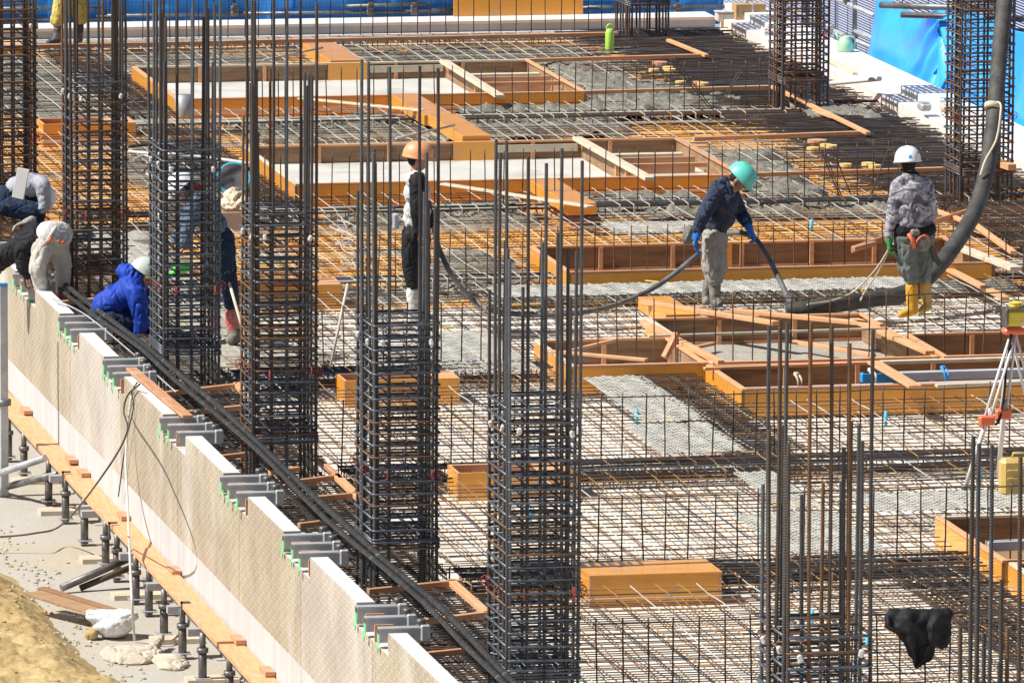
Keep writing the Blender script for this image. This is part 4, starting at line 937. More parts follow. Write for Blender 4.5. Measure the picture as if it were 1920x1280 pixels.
class Per:
    def __init__(s,label,foot,z=-.0,name='person'):
        p=U(foot[0],foot[1],z);s.Y=p.y;s.t=thing('person',label,'person',p)
        s.side=rt.copy();s.side.z=0;s.side.normalize();s.away=Vector((fw.x,fw.y,0)).normalized()
    def J(s,px,py,d=0): return UY(px,py,s.Y+d)
    def skin(s,prims,fingers=()):
        bm=bmesh.new()
        for a in prims:
            if a[0]=='c': cap(bm,a[1],a[2],*[r*.72 if r>.09 else r*.82 for r in a[3:5]])
            else: ell(bm,*a[1:])
        for h in fingers: s.hand(bm,*h)
        b=fuse(bm,.011,3);return part('body',b,'skin',s.t)
    def hand(s,bm,wr,dr,nrm,k=1.,curl=.6,thick=1.):
        """palm, four unequal bent fingers and a thumb from the side of the palm"""
        dr=Vector(dr).normalized();nrm=Vector(nrm);nrm=(nrm-dr*nrm.dot(dr)).normalized();sd=dr.cross(nrm)
        wr=Vector(wr)
        for i in range(4):
            o=(i-1.5)*.021*k;a=wr+sd*o*.8;b=wr+dr*.085*k+sd*o;cap(bm,a,b,.014*thick,.0125*thick,8)
            L=[.036,.042,.040,.030][i]*k;p=b;ang=curl*.5
            for j in range(3):
                dd=(dr*math.cos(ang)+nrm*math.sin(ang)).normalized();q=p+dd*L*[1,.75,.6][j];cap(bm,p,q,.0095*thick,.0085*thick,8);p=q;ang+=curl
        a=wr+dr*.02*k-sd*.03*k;b=a+(dr*.6-sd*.5+nrm*.35).normalized()*.045*k;cap(bm,a,b,.012*thick,.0105*thick,8);c=b+(dr*.8+nrm*.6).normalized()*.032*k;cap(bm,b,c,.010*thick,.009*thick,8)
    def wear(s,name,prims,m,wr=.010,wf=10,vox=.011,sm=4,hands=(),seed=0,st=(1,1,.5)):
        bm=bmesh.new()
        for a in prims: (cap if a[0]=='c' else ell)(bm,*a[1:])
        for h in hands: s.hand(bm,*h)
        b=fuse(bm,vox,sm,wr,wf,seed,st);return part(name,b,m,s.t)
    def head(s,c,face,upv,r=.098):
        """prims of a head: skull, jaw, nose, ears; c = centre of the skull, face = where it looks"""
        f=Vector(face).normalized();u=Vector(upv);u=(u-f*u.dot(f)).normalized();e=f.cross(u)
        rot=Matrix((e,f,u)).transposed();s.hf=(Vector(c),f,u,e)
        P=[('e',c,(.076,.095,.105),rot),('e',c+f*.030-u*.062,(.052,.062,.055),rot),('c',c+f*.090-u*.005,c+f*.112-u*.038,.008,.013),
           ('e',c+e*.076-u*.02,(.012,.020,.032),rot),('e',c-e*.076-u*.02,(.012,.020,.032),rot),('c',c+f*.086+u*.012-e*.035,c+f*.086+u*.012+e*.035,.009,.009),('c',c+f*.082-u*.068-e*.018,c+f*.082-u*.068+e*.018,.008,.008)]
        return P
    def face(s,hair=True):
        c,f,u,e=s.hf
        for k in (-1,1):
            bm=bmesh.new();ell(bm,c+f*.085-u*.004+e*.032*k,(.012,.008,.007),Matrix((e,f,u)).transposed());part('eye',bm,'black cloth',s.t)
        bm=bmesh.new();rot=Matrix((e,f,u)).transposed();ell(bm,c-f*.018-u*.005,(.080,.085,.085),rot);part('hair',bm,'black cloth',s.t)
        bm=bmesh.new();tube(bm,[c+e*.078+u*.02,c+e*.07-u*.06+f*.02,c+f*.03-u*.125,c-e*.07-u*.06+f*.02,c-e*.078+u*.02],.005,6);part('chin_strap',bm,'black cloth',s.t)
    def helmet(s,m,sc=1.,tilt=0,stick=None):
        c,f,u,e=s.hf
        if tilt: 
            q=Matrix.Rotation(tilt,3,e);f=q@f;u=q@u
        rot=Matrix((e,f,u)).transposed();bm=bmesh.new();N=28;rows=[]
        c=c+u*.028
        for i in range(13):
            t=i/12*math.pi/2;row=[]
            for k in range(N):
                a=2*math.pi*k/N;rx=.118*sc;ry=.142*sc;ridge=1+.022*math.exp(-(math.cos(a)/.22)**2)*math.sin(t)
                row.append(bm.verts.new(c+rot@Vector((rx*math.cos(a)*math.cos(t)**.8*ridge,ry*math.sin(a)*math.cos(t)**.8*ridge,.135*sc*math.sin(t)*ridge))))
            rows.append(row)
        br=[bm.verts.new(c+rot@Vector(((.128+.004)*sc*math.cos(2*math.pi*k/N),(.150+ (.045 if math.sin(2*math.pi*k/N)>0 else .006)*max(0,math.sin(2*math.pi*k/N))**1.5)*sc*math.sin(2*math.pi*k/N),-.016-.010*max(0,math.sin(2*math.pi*k/N))))) for k in range(N)]
        rows=[br]+rows
        for i in range(len(rows)-1):
            for k in range(N): ff=bm.faces.new((rows[i][k],rows[i][(k+1)%N],rows[i+1][(k+1)%N],rows[i+1][k]));ff.smooth=True
        bmesh.ops.remove_doubles(bm,verts=bm.verts,dist=.0005)
        o=part('helmet',bm,m,s.t);md=o.modifiers.new('t','SOLIDIFY');md.thickness=.005;md.offset=1
        # liner band
        bm=bmesh.new();tube(bm,[c-u*.012+rot@Vector((.104*sc*math.cos(a),.125*sc*math.sin(a),0)) for a in [2*math.pi*k/20 for k in range(21)]],.009,6);part('helmet_band',bm,'white_pl' if not stick else stick,s.t)
        s.hr=(c,rot)
    def sticker(s,az,el,w,h,m,sc=1.):
        c,rot=s.hr;a=R(az);t=R(el);bm=bmesh.new();V=[]
        for i in range(5):
            for j in range(4):
                aa=a+(i/4-.5)*w/.13;tt=t+(j/3-.5)*h/.13
                V.append(bm.verts.new(c+rot@Vector((.126*sc*math.cos(aa)*math.cos(tt)**.8,.150*sc*math.sin(aa)*math.cos(tt)**.8,.144*sc*math.sin(tt)))))
        for i in range(4):
            for j in range(3): bm.faces.new((V[i*4+j],V[i*4+4+j],V[i*4+5+j],V[i*4+1+j]))
        part('helmet_sticker',bm,m,s.t)
    def boot(s,top,ankle,toe,r0,r1,m,nm='boot',mud=None,zg=None):
        """rubber boot: shaft, heel, foot"""
        top=Vector(top);a=Vector(ankle);toe=Vector(toe);bm=bmesh.new()
        cap(bm,top-(top-a).normalized()*r0*.9,a,r0,r1);cap(bm,a-Vector((0,0,.02)),a.lerp(toe,.45)-Vector((0,0,.01)),r1*.98,r1*.80);cap(bm,a.lerp(toe,.45)-Vector((0,0,.01)),toe,r1*.82,r1*.72)
        cap(bm,a-Vector((0,0,.03))-(toe-a)*.12,a-Vector((0,0,.03)),r1*.75,r1*.8)
        b=fuse(bm,.010,4,.004,11,3);o=part(nm,b,m,s.t)
        return o
# ---------------------------------------------------------------- worker with the white helmet, seen from behind
s=Per('person seen from behind in white helmet, grey camouflage jacket and yellow rubber boots holding ropes',(1712,596),-.0)
J=s.J;A=s.away;S=s.side;Zu=Vector((0,0,1))
hd=J(1702,306);hp=s.head(hd,(S*-.35+A*.9-Zu*.12),Zu)
nk=J(1706,332);ch=J(1711,352);be=J(1713,395);pe=J(1713,440,.0)
shl=J(1683,350);shr=J(1737,350,.03);ell_=J(1673,402,-.02);wl_=J(1667,446,-.02);elr=J(1746,402,.12);wr_=J(1733,432,.30)
hl=J(1701,452);hr_=J(1726,450,.03);kl=J(1703,505);kr=J(1731,500,.05);al=J(1710,578);ar=J(1737,572,.12)
hands=[(wl_,(J(1666,475)-wl_),(S*1),1,.7)]
s.skin(hp+[('c',hd-Zu*.06,nk,.058,.062),('c',nk,ch,.07,.13),('c',ch,be,.135,.12),('c',be,pe,.12,.13),('c',shl,shr,.06,.06),('c',shl,ell_,.048,.038),('c',ell_,wl_,.036,.026),('c',shr,elr,.048,.038),('c',elr,wr_,.036,.026),('c',hl,kl,.075,.052),('c',kl,al,.05,.036),('c',hr_,kr,.075,.052),('c',kr,ar,.05,.036)],[hands[0],(wr_,(A*1-Zu*.2),-S,1,.6)])
s.face();s.helmet('white helmet',1.06);s.sticker(255,14,.03,.03,'blue_pl',1.04);s.sticker(310,30,.05,.02,'timber_pale',1.04)
s.wear('neck_warmer',[('c',J(1702,318),J(1706,336),.068,.085),('c',J(1695,330,-.03),J(1716,330,-.02),.05,.05)],'black cloth',.005)
s.wear('camouflage_jacket',[('c',J(1712,350),J(1713,420),.135,.125),('c',J(1690,346),J(1732,346),.088,.088),('c',J(1697,362),J(1729,362),.13,.125),('c',J(1697,395),J(1730,395),.118,.115),('c',J(1699,420),J(1728,420),.118,.115),('c',J(1690,337,-.05),J(1722,338,-.04),.045,.045),('c',J(1694,330,-.06),J(1718,333,-.07),.03,.035),
  ('c',shl,ell_,.078,.066),('c',ell_,J(1667,440,-.02),.066,.050),('c',shr,elr,.078,.066),('c',elr,wr_,.066,.05)],'camo',.008,7,seed=1)
s.wear('tool_belt',[('c',J(1694,432,-.0),J(1734,431,-.0),.122,.118)],'black cloth',.004)
bm=bmesh.new();tube(bm,[J(1703,438,-.15),J(1711,450,-.17),J(1713,465,-.16)],[.02,.022,.018],8);part('tool_handle',bm,'orange_pl',s.t)
bm=bmesh.new();tube(bm,spline([J(1714,462,-.16),J(1722,448,-.18),J(1733,441,-.17),J(1740,446,-.15),J(1741,455,-.14)],4),.010,6);part('tool_loop',bm,'orange_pl',s.t)
bm=bmesh.new();box(bm,J(1716,436,-.15),(.10,.06,.07),bev=.02);box(bm,J(1729,458,-.15),(.10,.05,.14),bev=.02);part('tool_pouch',bm,'grey rubber',s.t)
bm=bmesh.new();tube(bm,spline([J(1741,432,-.05),J(1744,460,-.05),J(1752,480,-.02),J(1762,495,.0)],5),.032,10);part('hanging_sleeve',bm,'hose',s.t)
s.wear('trousers',[('c',J(1697,448),J(1731,447),.125,.125),('c',J(1697,450),J(1702,500),.118,.108),('c',J(1702,500),J(1708,522),.108,.082),('c',J(1731,450,.03),J(1733,498,.05),.108,.092),('c',J(1733,498,.05),J(1734,520,.06),.09,.070)],'green grey trousers',.013,6,seed=3)
s.boot(J(1709,527),J(1711,578),J(1690,590,-.03),.066,.058,'yellow rubber');s.boot(J(1734,524,.06),J(1738,570,.1),J(1728,582,.02),.060,.052,'yellow rubber')
s.wear('glove',[('c',J(1669,440,-.02),J(1667,452,-.02),.04,.042)],'green glove',.003,12,.008,3,[(J(1667,450,-.02),J(1667,475)-J(1667,450),S,1.05,.75,1.5)])
s.t.update_tag()
# ---------------------------------------------------------------- worker with the teal helmet
s=Per('person in teal helmet and navy jacket bending over the hose with blue gloves',(1336,573),0.0)
J=s.J
hd=J(1386,336);hp=s.head(hd,(S*.75-Zu*.62-A*.25),(Zu*.8+S*.45))
nk=J(1373,350);sn=J(1340,366,-.17);sf=J(1372,366,.17);wa=J(1340,430);el1=J(1320,402,-.24);w1=J(1306,436,-.20);el2=J(1388,398,.2);w2=J(1402,423,.08)
hn=J(1338,446,-.08);hf=J(1342,446,.09);kn=J(1338,500,-.08);kf=J(1342,500,.1);an=J(1340,558,-.07);af=J(1325,556,.08)
s.skin(hp+[('c',hd-Zu*.05-S*.02,nk,.056,.062),('c',nk,J(1358,372),.07,.13),('c',J(1358,372),J(1344,402),.14,.12),('c',J(1344,402),wa,.12,.125),('c',sn,sf,.06,.06),('c',sn,el1,.048,.038),('c',el1,w1,.036,.026),('c',sf,el2,.048,.038),('c',el2,w2,.036,.026),('c',hn,kn,.075,.052),('c',kn,an,.05,.036),('c',hf,kf,.075,.052),('c',kf,af,.05,.036)],
 [(w1,J(1303,470,-.2)-w1,S,.95,.5),(w2,J(1416,447,.05)-w2,-Zu,.95,.8)])
s.face();s.helmet('teal helmet',1.10,tilt=-.1,stick='teal helmet');s.sticker(300,62,.06,.035,'green',1.08);s.sticker(285,30,.022,.022,'yellow_pl',1.08);s.sticker(70,20,.03,.03,'white_pl',1.08)
s.wear('jacket',[('c',J(1364,353,0),J(1350,350,0),.075,.07),('c',J(1350,362,-.12),J(1362,362,.12),.092,.092),('c',J(1356,380,-.08),J(1360,380,.10),.155,.15),('c',J(1348,405,-.03),J(1352,405,.07),.155,.15),('c',J(1341,424,-.02),J(1343,424,.05),.128,.125),('c',J(1342,350,-.10),J(1358,341,.08),.058,.058),('c',J(1338,356,-.06),J(1344,346,.06),.05,.05),
  ('c',sn,el1,.086,.078),('c',el1,J(1308,430,-.2),.078,.058),('c',sf,el2,.086,.076),('c',el2,J(1400,417,.1),.074,.055)],'navy cotton',.014,6,seed=5)
s.wear('belt',[('c',J(1339,431,-.02),J(1342,431,.04),.125,.122)],'black cloth',.002)
s.wear('trousers',[('c',J(1339,444,-.04),J(1342,444,.05),.122,.12),('c',J(1337,446,-.06),J(1338,500,-.06),.125,.120),('c',J(1343,446,.06),J(1343,500,.08),.120,.115),('c',J(1338,500,-.06),J(1340,520,-.06),.118,.095),('c',J(1342,500,.08),J(1341,518,.08),.112,.09)],'grey trousers',.014,6,seed=6)
s.boot(J(1340,524,-.06),J(1341,562,-.06),J(1349,569,-.16),.066,.058,'grey rubber');s.boot(J(1330,522,.08),J(1324,560,.08),J(1323,567,-.03),.062,.05,'grey rubber')
s.wear('glove',[('c',J(1309,434,-.2),J(1305,446,-.2),.044,.044)],'blue glove',.003,12,.008,3,[(J(1305,445,-.2),J(1302,470,-.2)-J(1305,445,-.2),S,1.0,.5,1.5)],1)
s.wear('glove',[('c',J(1398,414,.1),J(1406,430,.07),.046,.044)],'blue glove',.003,12,.008,3,[(J(1405,429,.07),J(1416,447,.03)-J(1405,429,.07),-Zu-S*.3,1.0,.8,1.5)],2)
bm=bmesh.new();box(bm,J(1292,440,-.02),(.12,.12,.20),Matrix.Rotation(.4,3,'Y'),bev=.035);part('tool_pouch',bm,'grey rubber',s.t)
# ---------------------------------------------------------------- worker with the orange helmet, side view
s=Per('person in orange helmet, black and white top, standing behind the fifth rebar column',(778,602),0.0)
J=s.J
hd=J(783,298);hp=s.head(hd,(S*.95-Zu*.12),Zu)
nk=J(779,322);wa=J(780,425);sn=J(780,344,-.17);sf=J(782,344,.18);el1=J(782,398,-.2);w1=J(786,436,-.2);el2=J(800,395,.22);w2=J(812,425,.2)
s.skin(hp+[('c',hd-Zu*.06,nk,.056,.06),('c',nk,J(781,350),.07,.12),('c',J(781,350),wa,.13,.12),('c',sn,sf,.06,.06),('c',sn,el1,.048,.038),('c',el1,w1,.036,.026),('c',sf,el2,.048,.038),('c',el2,w2,.036,.028),('c',J(775,440,-.08),J(772,500,-.07),.08,.055),('c',J(772,500,-.07),J(775,580,-.07),.052,.036),('c',J(788,440,.1),J(792,500,.1),.08,.055),('c',J(792,500,.1),J(788,575,.12),.052,.036)],
 [(w1,J(785,470,-.2)-w1,S,1,.4),(w2,J(816,450,.2)-w2,S*-1,1,.9)])
s.face();s.helmet('orange helmet',1.08,stick='orange helmet');s.sticker(200,12,.08,.012,'timber_pale');s.sticker(185,25,.05,.01,'green')
s.wear('vest',[('c',J(779,338,-.10),J(781,338,.10),.10,.10),('c',J(782,362,-.04),J(783,362,.06),.140,.135),('c',J(782,395,-.03),J(784,395,.05),.135,.13),('c',J(778,416),J(781,416,.05),.13,.125)],'off white cloth',.010,8,seed=8)
s.wear('black_sleeves',[('c',J(782,338,-.15),J(779,334,-.02),.088,.07),('c',J(784,345,-.16),el1,.092,.074),('c',el1,J(785,432,-.2),.072,.052),('c',sf,el2,.075,.065),('c',el2,J(810,420,.2),.062,.048),('c',J(786,345,-.13),J(786,395,-.13),.075,.06)],'black cloth',.008,9,seed=9)
s.wear('trousers',[('c',J(778,436,-.03),J(782,436,.06),.13,.125),('c',J(774,445,-.07),J(772,500,-.07),.112,.10),('c',J(772,500,-.07),J(775,530,-.07),.10,.080),('c',J(789,445,.08),J(792,500,.1),.105,.085),('c',J(792,500,.1),J(791,545,.1),.085,.07)],'black cloth',.013,7,seed=10)
s.boot(J(773,536,-.07),J(775,588,-.07),J(795,596,-.08),.068,.058,'white rubber');s.boot(J(791,545,.1),J(789,590,.12),J(806,594,.12),.055,.05,'white rubber')
bm=bmesh.new();box(bm,J(742,415,-.02),(.06,.06,.16),bev=.015);part('bottle_pouch',bm,'pale grey knit',s.t)
# ---------------------------------------------------------------- denim worker behind the third column
s=Per('person in white helmet, red scarf and denim jacket stooping behind the third rebar column',(440,645),0.0)
J=s.J
hd=J(343,352);hp=s.head(hd,(-S*.75-Zu*.6),(Zu*.85-S*.3))
nk=J(360,368);hip=J(415,455);sn=J(366,384,-.17);sf=J(362,382,.17);el1=J(352,428,-.2);w1=J(345,462,-.2);el2=J(345,420,.18);w2=J(330,450,.1)
s.skin(hp+[('c',hd+S*.03-Zu*.05,nk,.056,.062),('c',nk,J(380,392),.07,.13),('c',J(380,392),J(402,430),.135,.12),('c',J(402,430),hip,.12,.13),('c',sn,sf,.06,.06),('c',sn,el1,.048,.038),('c',el1,w1,.036,.026),('c',sf,el2,.048,.038),('c',el2,w2,.036,.026),('c',J(418,462,-.08),J(428,520,-.1),.08,.055),('c',J(428,520,-.1),J(438,618,-.08),.052,.036),('c',J(408,462,.1),J(396,520,.15),.08,.055),('c',J(396,520,.15),J(400,600,.2),.052,.036)],
 [(w1,J(338,478,-.18)-w1,-S,1,.8),(w2,J(322,462,.1)-w2,-S,1,.8)])
s.face();s.helmet('white helmet',1.0)
s.wear('scarf',[('c',J(366,352),J(352,374),.06,.055),('c',J(370,362,-.05),J(356,380,-.04),.04,.04)],'red scarf',.006)
s.wear('denim_jacket',[('c',J(370,378,-.1),J(368,376,.1),.10,.10),('c',J(384,394,-.03),J(386,392,.06),.145,.14),('c',J(400,424,-.03),J(402,422,.05),.14,.135),('c',sn,el1,.085,.072),('c',el1,J(346,456,-.2),.07,.052),('c',sf,el2,.085,.07),('c',el2,w2,.068,.05)],'faded denim',.012,8,seed=12)
s.wear('trousers',[('c',J(412,450,-.02),J(415,452,.06),.145,.14),('c',J(420,462,-.08),J(428,520,-.1),.115,.095),('c',J(428,520,-.1),J(434,568,-.1),.092,.082),('c',J(408,462,.1),J(397,520,.15),.11,.09),('c',J(397,520,.15),J(398,568,.18),.09,.08)],'dark denim',.010,7,seed=13)
s.boot(J(435,575,-.1),J(437,612,-.08),J(437,616,-.08),.075,.066,'red rubber');s.boot(J(438,612,-.09),J(440,630,-.08),J(434,638,-.20),.072,.070,'muddy rubber');s.boot(J(399,572,.18),J(400,612,.2),J(392,618,.1),.07,.058,'red rubber')
for o in s.t.children: pass
# ---------------------------------------------------------------- crouching blue jacket
s=Per('person crouching in bright blue hooded jacket and dusty pale helmet by the wall',(250,632),0.0)
s.Y+=.25;J=s.J
hd=J(268,514);hp=s.head(hd,(S*.80-Zu*.45+A*.25),(Zu*.9+S*.35))
nk=J(252,524);pel=J(190,590);sn=J(252,548,-.18);sf=J(270,535,.18);el1=J(264,602,-.22);w1=J(252,634,-.1);el2=J(282,560,.2);w2=J(296,570,.12)
s.skin(hp+[('c',hd-S*.04-Zu*.04,nk,.056,.065),('c',nk,J(240,548),.07,.14),('c',J(240,548),J(212,568),.15,.14),('c',J(212,568),pel,.14,.14),('c',sn,sf,.06,.06),('c',sn,el1,.05,.04),('c',el1,w1,.038,.028),('c',sf,el2,.048,.038),('c',el2,w2,.036,.028),('c',J(195,592,-.1),J(262,604,-.12),.08,.06),('c',J(262,604,-.12),J(238,630,-.08),.055,.04),('c',J(198,590,.12),J(272,590,.14),.08,.06),('c',J(272,590,.14),J(270,622,.14),.055,.04)],
 [(w1,J(246,650,-.1)-w1,S,1,.5),(w2,J(310,582,.1)-w2,-Zu,1,.8)])
s.face();s.helmet('dusty helmet',1.05,tilt=-.1,stick='dusty helmet')
s.wear('hooded_jacket',[('c',J(244,512,-.03),J(232,508,.06),.085,.08),('c',J(255,522,-.06),J(246,512,.1),.075,.07),('c',J(246,540,-.12),J(254,532,.14),.12,.12),('c',J(236,550,-.08),J(240,544,.12),.145,.14),('c',J(216,563,-.07),J(220,557,.12),.145,.14),('c',J(197,574,-.05),J(200,568,.12),.135,.13),('c',J(252,548,-.2),J(262,575,-.24),.10,.092),('c',J(262,575,-.24),J(266,606,-.25),.09,.078),('c',J(266,606,-.25),J(258,636,-.20),.076,.055),('c',sf,el2,.085,.07),('c',el2,J(290,566,.14),.06,.045)],'blue nylon',.016,5.5,seed=15)
s.wear('trousers',[('c',J(192,588,-.04),J(198,586,.12),.14,.135),('c',J(200,596,-.1),J(262,606,-.12),.115,.10),('c',J(262,606,-.12),J(238,630,-.08),.095,.08),('c',J(202,592,.12),J(272,592,.14),.11,.095),('c',J(274,595,.14),J(271,624,.14),.09,.08),('c',J(196,600,-.06),J(220,634,-.05),.12,.10)],'dark denim',.010,7,seed=16)
s.boot(J(240,622,-.08),J(238,630,-.08),J(256,638,-.14),.06,.055,'dark rubber');s.boot(J(272,618,.14),J(270,626,.14),J(290,632,.1),.055,.05,'dark rubber')
# ---------------------------------------------------------------- grey trousers, back view, bent over at the wall
s=Per('person bent over beside the beige wall in pale grey trousers, black jacket and red boots',(112,576),0.0)
J=s.J
hd=J(-14,496,.35);hp=s.head(hd,(-S*.5-Zu*.8),(-S*.8+Zu*.4))
nk=J(14,478,.28);pel=J(98,456);sn=J(42,470,-.05);sf=J(50,450,.35)
s.skin(hp+[('c',hd,nk,.056,.065),('c',nk,J(50,458,.12),.07,.13),('c',J(50,458,.12),pel,.14,.14),('c',sn,sf,.06,.06),('c',sn,J(44,500,-.05),.05,.04),('c',J(44,500,-.05),J(56,520,-.05),.038,.028),('c',sf,J(40,490,.35),.05,.04),('c',J(40,490,.35),J(46,515,.3),.038,.028),('c',J(88,462,-.1),J(80,510,-.16),.085,.06),('c',J(80,510,-.16),J(92,560,-.1),.055,.04),('c',J(112,462,.1),J(122,510,.1),.085,.06),('c',J(122,510,.1),J(118,560,.1),.055,.04)],
 [(J(56,520,-.05),-Zu+S*.2,S,1,.5),(J(46,515,.3),-Zu,S,1,.5)])
s.face();s.helmet('white helmet',1.0)
s.wear('jacket',[('c',J(46,452,.05),J(54,444,.25),.12,.12),('c',J(46,456,.1),J(-4,490,.3),.12,.11),('c',J(64,452,.0),J(68,442,.15),.15,.14),('c',J(84,446,.0),J(88,442,.1),.135,.13),('c',sn,J(46,500,-.05),.10,.085),('c',J(46,500,-.05),J(52,514,-.05),.085,.06),('c',J(56,470,.1),J(48,500,.15),.13,.10)],'black cloth',.012,8,seed=18)
s.wear('trousers',[('c',J(86,456,-.06),J(106,454,.08),.125,.13),('c',J(80,464,-.12),J(70,505,-.18),.11,.09),('c',J(70,505,-.18),J(80,545,-.12),.085,.07),('c',J(110,462,.1),J(120,505,.12),.115,.09),('c',J(120,505,.12),J(118,548,.1),.085,.07)],'white trousers',.012,5.5,seed=19)
s.wear('tool_belt',[('c',J(92,440,-.06),J(112,440,.06),.145,.14)],'white cloth',.004)
bm=bmesh.new();tube(bm,spline([J(100,442,-.2),J(107,454,-.2),J(118,458,-.18),J(128,448,-.15),J(122,436,-.15),J(108,436,-.18)],4),.016,7);part('tool_pouch',bm,'steel',s.t)
bm=bmesh.new();tube(bm,spline([J(108,450,-.22),J(114,456,-.22),J(121,452,-.2)],4),.014,7);part('red_grip',bm,'orange_pl',s.t)
bm=bmesh.new();tube(bm,[J(94,452,-.22),J(91,448,-.22)],.03,10);part('tape_roll',bm,'orange_pl',s.t)
bm=bmesh.new();tube(bm,[J(86,455,-.2),J(106,424,-.2)],.018,8);part('white_handle',bm,'white_pl',s.t)
s.boot(J(88,548,-.1),J(92,566,-.1),J(82,574,-.2),.065,.055,'red rubber');s.boot(J(116,544,.05),J(118,562,.05),J(124,572,-.05),.068,.058,'red rubber')
# ---------------------------------------------------------------- squatting at the left edge
s=Per('person squatting at the left edge in grey knit top and blue jeans',(58,446),0.0)
J=s.J
hd=J(76,372,.25);hp=s.head(hd,(S*.5-Zu*.8),(S*.8+Zu*.4))
pel=J(8,376,.1)
s.skin(hp+[('c',hd,J(72,352,.2),.056,.065),('c',J(72,352,.2),J(58,350,.1),.08,.13),('c',J(58,350,.1),pel,.14,.14),('c',J(80,348,-.05),J(72,348,.35),.06,.06),('c',J(80,348,-.08),J(84,385,-.1),.05,.04),('c',J(84,385,-.1),J(62,410,-.15),.038,.028),('c',J(72,348,.35),J(80,385,.35),.05,.04),('c',J(80,385,.35),J(70,405,.3),.038,.028),('c',J(8,382,.0),J(68,398,-.05),.085,.065),('c',J(68,398,-.05),J(62,440,0),.055,.04),('c',J(8,382,.2),J(60,390,.25),.085,.065),('c',J(60,390,.25),J(50,432,.3),.055,.04)],
 [(J(62,410,-.15),-S*.8-Zu*.4,-Zu,1,.5),(J(70,405,.3),-S-Zu,-Zu,1,.5)])
s.face();s.helmet('white helmet',1.0)
s.wear('knit_top',[('c',J(30,352,.06),J(34,350,.16),.12,.12),('c',J(56,348,.04),J(60,346,.2),.135,.13),('c',J(74,346,-.02),J(76,346,.25),.105,.10),('c',J(80,348,-.08),J(84,384,-.1),.085,.07),('c',J(84,384,-.1),J(76,396,-.12),.066,.05),('c',J(72,348,.35),J(80,385,.35),.08,.06)],'pale grey knit',.010,7,seed=21)
s.wear('jeans',[('c',J(6,372,.06),J(10,374,.16),.15,.15),('c',J(10,384,.0),J(66,398,-.06),.125,.115),('c',J(66,398,-.06),J(62,436,.0),.115,.085),('c',J(10,382,.2),J(60,390,.25),.12,.10),('c',J(60,390,.25),J(50,430,.3),.095,.08),('c',J(36,378,.05),J(60,384,.08),.12,.11)],'faded denim' if False else 'dark denim',.010,7,seed=22)
s.wear('glove',[('c',J(60,412,-.15),J(48,418,-.15),.05,.045)],'grey glove',.003,12,.008,3,[(J(50,416,-.15),-S-Zu*.3,-Zu,1.1,.5,1.5)],1)
bm=bmesh.new();box(bm,J(39,344,-.24),(.13,.035,.33),Matrix.Rotation(.2,3,'Y')@Matrix.Rotation(-.35,3,'Z'),bev=.004);part('white_board',bm,'white_conc',s.t)
s.boot(J(62,436,0),J(62,444,0),J(78,450,-.02),.06,.055,'dark rubber');s.boot(J(50,430,.3),J(50,438,.3),J(66,444,.3),.055,.05,'dark rubber')
# ---------------------------------------------------------------- yellow rainwear at the top left
s=Per('person in yellow rainwear and dark boots by the far parapet, cut by the top edge',(130,84),0.03)
J=s.J
hd=J(132,-148);hp=s.head(hd,(-S*.6-A*.6),Zu)
s.skin(hp+[('c',J(132,-138),J(132,-128),.056,.062),('c',J(132,-128),J(132,-105),.07,.13),('c',J(132,-105),J(134,-40),.14,.13),('c',J(112,-112),J(152,-112),.06,.06),('c',J(112,-112),J(106,-70),.05,.04),('c',J(106,-70),J(112,-35,-.1),.038,.028),('c',J(152,-112),J(160,-70),.05,.04),('c',J(160,-70),J(155,-35,-.1),.038,.028),('c',J(123,-35),J(116,20),.085,.06),('c',J(116,20),J(108,70),.055,.04),('c',J(146,-35),J(150,20),.085,.06),('c',J(150,20),J(148,70),.055,.04)],[(J(112,-35,-.1),-Zu,S,1,.6),(J(155,-35,-.1),-Zu,-S,1,.6)])
s.face();s.helmet('white helmet',1.0)
s.wear('rain_jacket',[('c',J(120,-108),J(145,-108),.11,.11),('c',J(124,-80),J(143,-80),.15,.15),('c',J(122,-45),J(146,-45),.15,.15),('c',J(112,-110),J(106,-70),.085,.075),('c',J(106,-70),J(112,-42,-.1),.07,.055),('c',J(152,-110),J(160,-70),.085,.075),('c',J(160,-70),J(155,-42,-.1),.07,.055)],'yellow rainwear',.012,8,seed=24)
s.wear('rain_trousers',[('c',J(124,-30),J(146,-30),.15,.15),('c',J(122,-30),J(116,10),.13,.12),('c',J(116,10),J(108,38),.12,.095),('c',J(146,-30),J(150,5),.14,.13),('c',J(150,5),J(151,34),.13,.10)],'yellow rainwear',.014,7,seed=25)
s.boot(J(109,44),J(108,72),J(92,80,-.05),.062,.055,'dark rubber');s.boot(J(149,40),J(148,72),J(144,80,-.12),.062,.055,'dark rubber')
